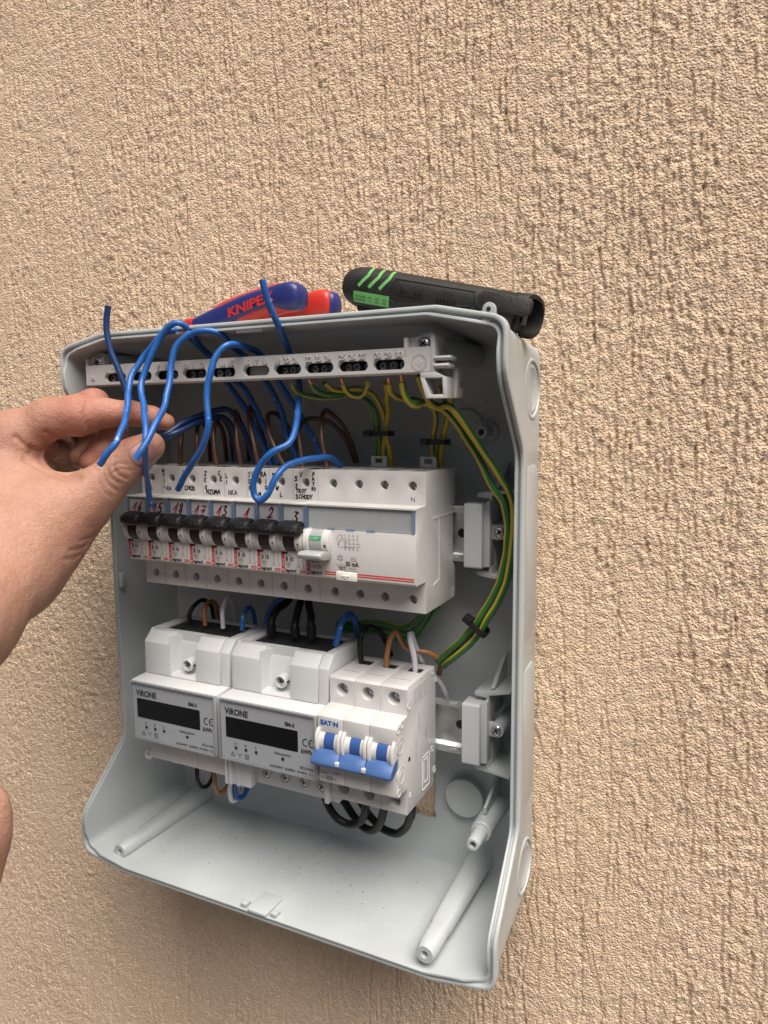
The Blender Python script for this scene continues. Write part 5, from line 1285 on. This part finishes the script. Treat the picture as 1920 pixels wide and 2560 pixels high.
    for ca, cb, s0 in ((81, 2.6, -90), (81, 4.2, 0), (37, 4.2, 90), (37, .6 - 3.2, 180)):
        for k in range(7):
            q = R(s0 + 15 * k); pr.append((ca + 3.4 * math.cos(q), cb - .4 + 3.4 * math.sin(q)))
    pr.append(pr[0])
    path = [tx(a, surf(a, b) + .1, b) for a, b in pr]; vs, fs, uv = tube_mesh(catmull(path, .8), .38, 8); m.add([tuple(v) for v in vs], fs); m.build('panel_outline', STB, body)
    m = MB(); m.text('haupa', 39, 0, -1.2, 4.2, 1.05, bold=.01); m.text('200043', 62, 0, -2.2, 3.0, 1.0)
    n0 = len(m.v); fr = list(m.f); front = [(a, surf(a, b) + .55, b) for a, d, b in m.v]; back = [(a, surf(a, b) - .4, b) for a, d, b in m.v]
    es = set((p, q_) for f in fr for p, q_ in zip(f, f[1:] + f[:1])); m.v = front + back
    for p, q_ in es:
        if (q_, p) not in es: m.f.append((p, q_, q_ + n0, p + n0))
    m.map(tx); m.build('embossed_lettering', STB, body, recalc=False)
    # green stripes and scale
    def strip(pts, w, name):
        vs = []; P = [np.array(p, float) for p in pts]; PP = []
        for i in range(len(P) - 1): PP += [P[i] + (P[i + 1] - P[i]) * k / 6 for k in range(6)]
        PP.append(P[-1]); T = np.gradient(np.array(PP), axis=0)
        for p, g in zip(PP, T):
            g = g / np.linalg.norm(g); nn = np.array((-g[1], g[0])) * w / 2
            for s_ in (1, -1):
                a, b = p + nn * s_; b = float(np.clip(b, -hh(a) * .985, hh(a) * .985)); vs.append(tx(a, surf(a, b) + .12, b))
        MB().add(vs, [(2 * i, 2 * i + 1, 2 * i + 3, 2 * i + 2) for i in range(len(PP) - 1)]).build(name, STG, t)
    for k in range(3): strip([(17 + 7 * k, 11.4), (16.6 + 7 * k, 6.6), (11.6 + 7 * k, -.2)], 2.0, 'green_stripe')
    for k in range(3): strip([(92 + 8.8 * k, 12.2), (95.6 + 8.8 * k, 11.2)], 1.5, 'green_dash')
    for k in range(2): strip([(90.5 + 7.6 * k, -1.6), (92 + 7.6 * k, -9)], 2.2, 'green_stripe')
    vs = []; na = 8
    for i in range(na + 1):
        for b in np.linspace(-9.2, -3.2, 5): a = 9 + 24 * i / na; vs.append(tx(a, surf(a, b) + .12, b))
    MB().add(vs, [(5 * i + j, 5 * i + j + 1, 5 * i + j + 6, 5 * i + j + 5) for i in range(na) for j in range(4)]).build('green_scale', STG, t)
    m = MB()
    for k, s_ in enumerate(('0,2', '0,3', '0,8', '1,5', '2,5', '4,0')): m.text(s_, (11.6, 14.0, 16.6, 20.6, 25.6, 30.6)[k], 0, -8.6, 1.9, 1.0, rot=R(82))
    m.v = [tx(a, surf(a, b) + .2, b) for a, d, b in m.v]; m.build('scale_lettering', INK, t)
    # toothed foot below
    m = MB(); pr = [(10, -10.5)]
    for k in range(9): pr += [(10 + 3 * k, -12.6), (11.5 + 3 * k, -14.2)]
    pr += [(40, -13), (40, -10)]
    m.prism(pr, -4, 5.5, 'd'); m.map(tx); m.build('toothed_grip', STB, t)
    m = MB().box(40, 60, -6, 6, -12.6, -8); m.map(tx); m.build('blade_foot', STB, t, bevel=1.)
    return t
make_stripper()

# ================================================================== THE HAND
def surface_nets(F, origin, h):
    """polygonise F < 0 on a regular grid -> verts, quads"""
    ins = F < 0
    c = ins[:-1, :-1, :-1].astype(np.int8)
    cnt = sum(ins[a:a + F.shape[0] - 1, b:b + F.shape[1] - 1, e:e + F.shape[2] - 1].astype(np.int8) for a in (0, 1) for b in (0, 1) for e in (0, 1))
    act = (cnt > 0) & (cnt < 8)
    I = np.argwhere(act); idm = -np.ones(act.shape, np.int64); idm[act] = np.arange(len(I))
    acc = np.zeros((len(I), 3)); num = np.zeros(len(I))
    cor = [(a, b, e) for a in (0, 1) for b in (0, 1) for e in (0, 1)]
    for p in cor:
        for ax in range(3):
            if p[ax]: continue
            q = list(p); q[ax] = 1
            f0 = F[I[:, 0] + p[0], I[:, 1] + p[1], I[:, 2] + p[2]]; f1 = F[I[:, 0] + q[0], I[:, 1] + q[1], I[:, 2] + q[2]]
            s = (f0 < 0) != (f1 < 0); t = np.where(s, f0 / np.where(f0 == f1, 1, f0 - f1), 0)
            pt = np.tile(np.array(p, float), (len(I), 1)); pt[:, ax] += t
            acc[s] += pt[s]; num[s] += 1
    V_ = (I + acc / num[:, None]) * h + origin
    quads = []
    for ax in range(3):
        o1, o2 = [(1, 2), (2, 0), (0, 1)][ax]
        sl0 = [slice(None)] * 3; sl1 = [slice(None)] * 3; sl0[ax] = slice(0, -1); sl1[ax] = slice(1, None)
        e = ins[tuple(sl0)] != ins[tuple(sl1)]
        E_ = np.argwhere(e); E_ = E_[(E_[:, o1] > 0) & (E_[:, o2] > 0)]
        lim = np.array(act.shape); E_ = E_[np.all(E_ < lim, axis=1)]
        sgn = ins[tuple(E_.T)]
        def cell(a, b):
            c_ = E_.copy(); c_[:, o1] -= a; c_[:, o2] -= b; return idm[tuple(c_.T)]
        q = np.stack([cell(1, 1), cell(0, 1), cell(0, 0), cell(1, 0)], 1)
        q[~sgn] = q[~sgn][:, ::-1]
        quads.append(q[np.all(q >= 0, axis=1)])
    return V_, np.concatenate(quads)

def round_cone(X, a, b, r0, r1, sq=None):
    a = np.array(a, float); b = np.array(b, float); ba = b - a; L2 = ba @ ba
    pa = X - a; t = np.clip((pa @ ba) / L2, 0, 1)
    v = pa - t[..., None] * ba
    if sq is not None:          # flattened along a direction
        dr, k = sq; dr = np.array(dr, float); dr /= np.linalg.norm(dr); v = v + (v @ dr)[..., None] * dr * (k - 1)
    return np.linalg.norm(v, axis=-1) - (r0 + (r1 - r0) * t)

G = lambda u, v, d: at('G', u, v, d)
FWD = np.array([CAM_F[0], -CAM_F[1], CAM_F[2]])       # viewing direction in (x, d, z)
def sdf_hand(X):
    out = None
    def un(d, k):
        nonlocal out
        if out is None: out = d; return
        h = np.clip(.5 + .5 * (out - d) / k, 0, 1); out = d * h + out * (1 - h) - k * h * (1 - h)
    C_ = lambda a, b, r0, r1, sq=None: round_cone(X, a, b, r0, r1, sq)
    # palm, wrist and forearm
    wr = G(60, 1490, 178); fa = G(-330, 1960, 222); fb = G(-900, 2650, 290); fb = tuple(np.array(fb) + (np.array(fb) - np.array(fa)) * .9)
    un(C_(fb, fa, 31, 26), 1); un(C_(fa, wr, 26, 28.5), 14)
    un(C_(wr, G(330, 1210, 158), 28.5, 27), 12)
    un(C_(G(330, 1210, 158), G(520, 1060, 148), 27, 21.5), 10)             # thumb metacarpal
    un(C_(G(520, 1060, 148), G(668, 985, 142), 21.0, 15.6), 8)
    un(C_(wr, G(60, 620, 148), 25, 19), 16)                                 # hand edge to index knuckle
    un(C_(G(-80, 1150, 165), G(-120, 600, 150), 28, 22), 16)
    un(C_(G(60, 620, 148), G(130, 480, 147), 19, 15.0), 12)
    un(C_(G(150, 790, 148), G(380, 930, 148), 14, 11.5), 9)                   # web
    un(C_(G(190, 585, 138), G(350, 585, 130), 12.0, 8.5), 6)                # flesh below the index base
    # thumb
    un(C_(G(668, 985, 142), G(800, 885, 136), 14.6, 12.6), 8)
    un(C_(G(800, 885, 136), G(935, 745, 129), 12.6, 11.9), 5)
    un(C_(G(935, 745, 129), G(1060, 640, 122), 11.7, 11.0), 4)
    un(C_(G(1060, 640, 122), G(1185, 555, 115), 11.2, 8.9), 4)
    # index finger
    un(C_(G(130, 480, 147), G(390, 335, 138), 14.6, 11.4), 8)
    un(C_(G(390, 335, 138), G(620, 312, 129), 11.8, 12.2), 6)
    un(C_(G(620, 312, 129), G(820, 292, 119), 11.6, 8.7), 5)
    un(C_(G(820, 292, 119), G(1040, 296, 110), 8.7, 7.5), 4)
    un(C_(G(1040, 296, 110), G(1200, 330, 104), 7.5, 6.9), 3)
    un(C_(G(1200, 330, 104), G(1318, 366, 99), 6.9, 5.0), 3)
    # middle finger, curled behind
    f = C_(G(60, 560, 128), G(420, 330, 112), 13, 10.5)
    for a, b, r0, r1 in ((G(420, 330, 112), G(745, 215, 104), 10.5, 9.2), (G(745, 215, 104), G(905, 440, 104), 9.0, 8.3), (G(905, 440, 104), G(820, 580, 111), 8.2, 8.4), (G(820, 580, 111), G(725, 672, 117), 8.4, 7.8)):
        d = C_(a, b, r0, r1); h = np.clip(.5 + .5 * (f - d) / 3., 0, 1); f = d * h + f * (1 - h) - 3. * h * (1 - h)
    h = np.clip(.5 + .5 * (out - f) / 2.2, 0, 1); out = f * h + out * (1 - h) - 2.2 * h * (1 - h)
    f = C_(G(60, 660, 122), G(520, 600, 92), 20, 15); h = np.clip(.5 + .5 * (out - f) / 4., 0, 1); out = f * h + out * (1 - h) - 4. * h * (1 - h)      # hollow of the palm
    # ring and little finger, further in
    for base, pip, dip, tip, r in ((G(20, 640, 112), G(600, 300, 90), G(760, 500, 88), G(640, 640, 96), 8.6), (G(-60, 760, 100), G(430, 420, 80), G(590, 580, 76), G(500, 690, 84), 7.4)):
        f = C_(base, pip, r + 2.5, r)
        for a, b in ((pip, dip), (dip, tip)):
            d = C_(a, b, r, r - .6); h = np.clip(.5 + .5 * (f - d) / 3., 0, 1); f = d * h + f * (1 - h) - 3. * h * (1 - h)
        h = np.clip(.5 + .5 * (out - f) / 2.2, 0, 1); out = f * h + out * (1 - h) - 2.2 * h * (1 - h)
    return out

def skin_mat():
    m = bpy.data.materials.new('skin'); m.use_nodes = True; nt = m.node_tree; N = nt.nodes; Lk = nt.links; b = N['Principled BSDF']
    tc = N.new('ShaderNodeTexCoord'); at_ = N.new('ShaderNodeAttribute'); at_.attribute_name = 'flush'
    n1 = N.new('ShaderNodeTexNoise'); n1.inputs['Scale'].default_value = 38; n1.inputs['Detail'].default_value = 9; n1.inputs['Roughness'].default_value = .62; Lk.new(tc.outputs['Object'], n1.inputs['Vector'])
    cr = N.new('ShaderNodeValToRGB'); e = cr.color_ramp.elements; e[0].position = .3; e[0].color = (.33, .172, .12, 1); e[1].position = .7; e[1].color = (.44, .25, .18, 1)
    Lk.new(n1.outputs['Fac'], cr.inputs[0])
    mx = N.new('ShaderNodeMixRGB'); Lk.new(at_.outputs['Fac'], mx.inputs[0]); Lk.new(cr.outputs[0], mx.inputs[1]); mx.inputs[2].default_value = (.38, .12, .09, 1)
    Lk.new(mx.outputs[0], b.inputs['Base Color']); b.inputs['Roughness'].default_value = .5; b.inputs['Specular IOR Level'].default_value = .35
    b.inputs['Subsurface Weight'].default_value = .12; b.inputs['Subsurface Radius'].default_value = (1., .35, .2); b.inputs['Subsurface Scale'].default_value = .003
    v = N.new('ShaderNodeTexVoronoi'); v.inputs['Scale'].default_value = 900; v.feature = 'DISTANCE_TO_EDGE'; Lk.new(tc.outputs['Object'], v.inputs['Vector'])
    n2 = N.new('ShaderNodeTexNoise'); n2.inputs['Scale'].default_value = 350; n2.inputs['Detail'].default_value = 6; Lk.new(tc.outputs['Object'], n2.inputs['Vector'])
    ad = N.new('ShaderNodeMath'); ad.operation = 'MULTIPLY_ADD'; Lk.new(v.outputs['Distance'], ad.inputs[0]); ad.inputs[1].default_value = .8; Lk.new(n2.outputs['Fac'], ad.inputs[2])
    wv = N.new('ShaderNodeTexWave'); wv.inputs['Scale'].default_value = 95; wv.inputs['Distortion'].default_value = 9; wv.inputs['Detail'].default_value = 4; wv.inputs['Detail Scale'].default_value = 2.5; Lk.new(tc.outputs['Object'], wv.inputs['Vector'])
    a2 = N.new('ShaderNodeMath'); a2.operation = 'MULTIPLY_ADD'; Lk.new(wv.outputs['Fac'], a2.inputs[0]); a2.inputs[1].default_value = .12; Lk.new(ad.outputs[0], a2.inputs[2])
    bp = N.new('ShaderNodeBump'); bp.inputs['Strength'].default_value = .6; bp.inputs['Distance'].default_value = .0009; Lk.new(a2.outputs[0], bp.inputs['Height']); Lk.new(bp.outputs[0], b.inputs['Normal'])
    return m
SKIN = skin_mat()
NAIL = mat('thumb_nail', (.29, .145, .125), .38, .08, 200, .1, 300, spec=.3)

def make_hand():
    t = thing('person', "person's left hand reaching in from the left, pinching blue wires between thumb and index finger", 'person', G(-300, 1960, 222))
    h = 1.0
    lo = np.array([-330., 55., -135.]); hi = np.array([-85., 385., 112.])
    ns = ((hi - lo) / h).astype(int) + 1
    gx, gd, gz = [lo[i] + h * np.arange(ns[i]) for i in range(3)]
    # coarse pass first, then the fine grid only near the skin
    H = 6; cx_, cd_, cz_ = [lo[i] + h * H * np.arange(ns[i] // H + 2) for i in range(3)]
    Fc = sdf_hand(np.stack(np.meshgrid(cx_, cd_, cz_, indexing='ij'), -1)).astype(np.float32)
    i0, i1, i2 = [np.arange(n) // H for n in ns]
    near = np.minimum.reduce([np.abs(Fc[a:a + Fc.shape[0] - 1, b:b + Fc.shape[1] - 1, c:c + Fc.shape[2] - 1]) for a in (0, 1) for b in (0, 1) for c in (0, 1)])
    F = Fc[np.ix_(i0, i1, i2)].copy()
    W = np.argwhere(near[np.ix_(i0, i1, i2)] < 9.5)
    for k in range(0, len(W), 200000):
        w = W[k:k + 200000]; F[tuple(w.T)] = sdf_hand(lo + w * h)
    for sl in (0, -1): F[sl] = np.maximum(F[sl], 1.); F[:, sl] = np.maximum(F[:, sl], 1.); F[:, :, sl] = np.maximum(F[:, :, sl], 1.)
    V_, Q_ = surface_nets(F, lo, h)
    # normals from the field
    e = .4
    g = np.stack([sdf_hand(V_ + np.eye(3)[k] * e) - sdf_hand(V_ - np.eye(3)[k] * e) for k in range(3)], 1); g /= np.linalg.norm(g, axis=1)[:, None] + 1e-9
    V_ = V_ - g * sdf_hand(V_)[:, None]
    # creases pressed into the skin (polylines on the surface), seen side only
    vis = (g @ -FWD) > .05
    def crease(pts, depth, width, d_):
        nonlocal V_
        P = np.array(catmull([G(u, v, d_) for u, v in pts], .5))
        o = np.array([CAM_C[0], -CAM_C[1], CAM_C[2]])
        # compare directions as seen from the crease's own side, at true distance
        vd = V_ - o; pr = vd / np.linalg.norm(vd, axis=1)[:, None]; pd = P - o; pd /= np.linalg.norm(pd, axis=1)[:, None]
        sel = np.where(vis & (pr @ pd.mean(0) > .97))[0]
        best = np.max(pr[sel] @ pd.T, axis=1); dist = np.arccos(np.clip(best, -1, 1)) * np.linalg.norm(vd[sel], axis=1)
        V_[sel] -= g[sel] * (depth * np.exp(-(dist / width) ** 2))[:, None]
    for pts, dp, w in (([(860, 640), (845, 720), (875, 800), (950, 850)], .55, 1.2), ([(905, 640), (890, 700), (925, 770), (1000, 812)], .6, 1.2), ([(820, 700), (815, 770), (850, 850), (920, 905)], .45, 1.2),
                       ([(880, 720), (940, 690), (1010, 700)], .35, 1.0), ([(900, 760), (960, 735), (1030, 745)], .35, 1.0), ([(770, 760), (775, 830), (820, 910), (880, 960)], .3, 1.3),
                       ([(250, 605), (400, 690), (520, 760), (622, 800)], 1.2, 2.4), ([(190, 660), (330, 740), (470, 800), (600, 830)], .7, 1.6),
                       ([(360, 440), (430, 475), (520, 492)], .8, 1.5), ([(120, 480), (220, 560), (330, 590)], .7, 1.6), ([(690, 210), (672, 290), (690, 380), (720, 430)], .5, 2.2),
                       ([(250, 560), (330, 620), (430, 640)], .5, 1.5), ([(640, 1300), (740, 1270), (800, 1210)], .5, 1.6), ([(560, 1380), (690, 1340), (770, 1270)], .45, 1.6), ([(520, 1450), (640, 1420)], .4, 1.6)):
        crease(pts, dp * 1.5, w * .85, 140)
    # a slightly uneven, living surface
    rn = np.sin(V_[:, 0] * .31 + 1.3 * np.sin(V_[:, 2] * .17)) * np.sin(V_[:, 1] * .27 + V_[:, 2] * .21)
    V_ += g * (rn * .18)[:, None]
    o = raw('hand', V_, [tuple(q) for q in Q_.tolist()], SKIN, t, 180)
    # redder finger ends and knuckles
    fl = np.zeros(len(V_))
    for c, r, s in ((G(725, 672, 117), 13, .75), (G(650, 300, 129), 20, .6), (G(1040, 480, 122), 13, .6), (G(1100, 300, 106), 26, .6), (G(760, 215, 104), 16, .7), (G(560, 1050, 148), 13, .35), (G(620, 1180, 150), 16, .3), (G(500, 430, 132), 22, .4), (G(1310, 366, 99), 10, .4)):
        fl = np.maximum(fl, s * np.exp(-(np.linalg.norm(V_ - np.array(c), axis=1) / r) ** 2))
    at_ = o.data.attributes.new('flush', 'FLOAT', 'POINT'); at_.data.foreach_set('value', fl.astype(np.float32))
    # thumb nail: a curved plate laid on the surface
    a = np.array(G(1075, 640, 122)); b = np.array(G(1215, 548, 115)); axd = (b - a) / np.linalg.norm(b - a)
    nv = -FWD - axd * (-FWD @ axd); nv /= np.linalg.norm(nv); sd = np.cross(axd, nv)
    nv2 = nv * math.cos(R(-14)) + sd * math.sin(R(-14)); sd = np.cross(axd, nv2); nv = nv2
    rows, cols = 16, 13; P = []
    for i in range(rows):
        s = i / (rows - 1)
        for j in range(cols):
            w = (j / (cols - 1) - .5) * 2
            edge = 6.6 * (1 - .10 * (1 - s))
            along = -2.0 + 14.5 * s - (2.4 * w * w * (1 - s)) * -1 * .6 - 2.6 * w * w * s
            p = a + axd * along + sd * (w * edge) + nv * 14
            for _ in range(14): p = p - nv * (sdf_hand(p[None])[0] - .5 + .3 * (abs(w) ** 4)) * .8
            P.append(p)
    fs = [(i * cols + j, i * cols + j + 1, (i + 1) * cols + j + 1, (i + 1) * cols + j) for i in range(rows - 1) for j in range(cols - 1)]
    n0 = len(P); P += [p - nv * .8 for p in P]
    fs += [tuple(k + n0 for k in f[::-1]) for f in fs]
    ring = [j for j in range(cols)] + [i * cols + cols - 1 for i in range(1, rows)] + [(rows - 1) * cols + j for j in range(cols - 2, -1, -1)] + [i * cols for i in range(rows - 2, 0, -1)]
    fs += [(p, q, q + n0, p + n0) for p, q in zip(ring, ring[1:] + ring[:1])]
    bmq = MB().add([tuple(p) for p in P], fs); bmq.build('thumb_nail', NAIL, o, angle=60)
    # the other hand's finger just entering the picture, lower left, near the lens
    c = lambda u, v, d: np.array(at('P', u, v, d))
    pts = [c(-70, 1945, 270), c(-32, 2010, 268), c(-24, 2080, 268), c(-44, 2160, 270), c(-80, 2260, 276), c(-170, 2340, 290)]
    vs, fs, uv = tube_mesh(catmull(pts, 2), 8.2, 24, lambda s: min(1, .35 + 4 * s) * (1 + .15 * s))
    raw('fingertip', np.array(vs), fs, SKIN, t, 80)
make_hand()
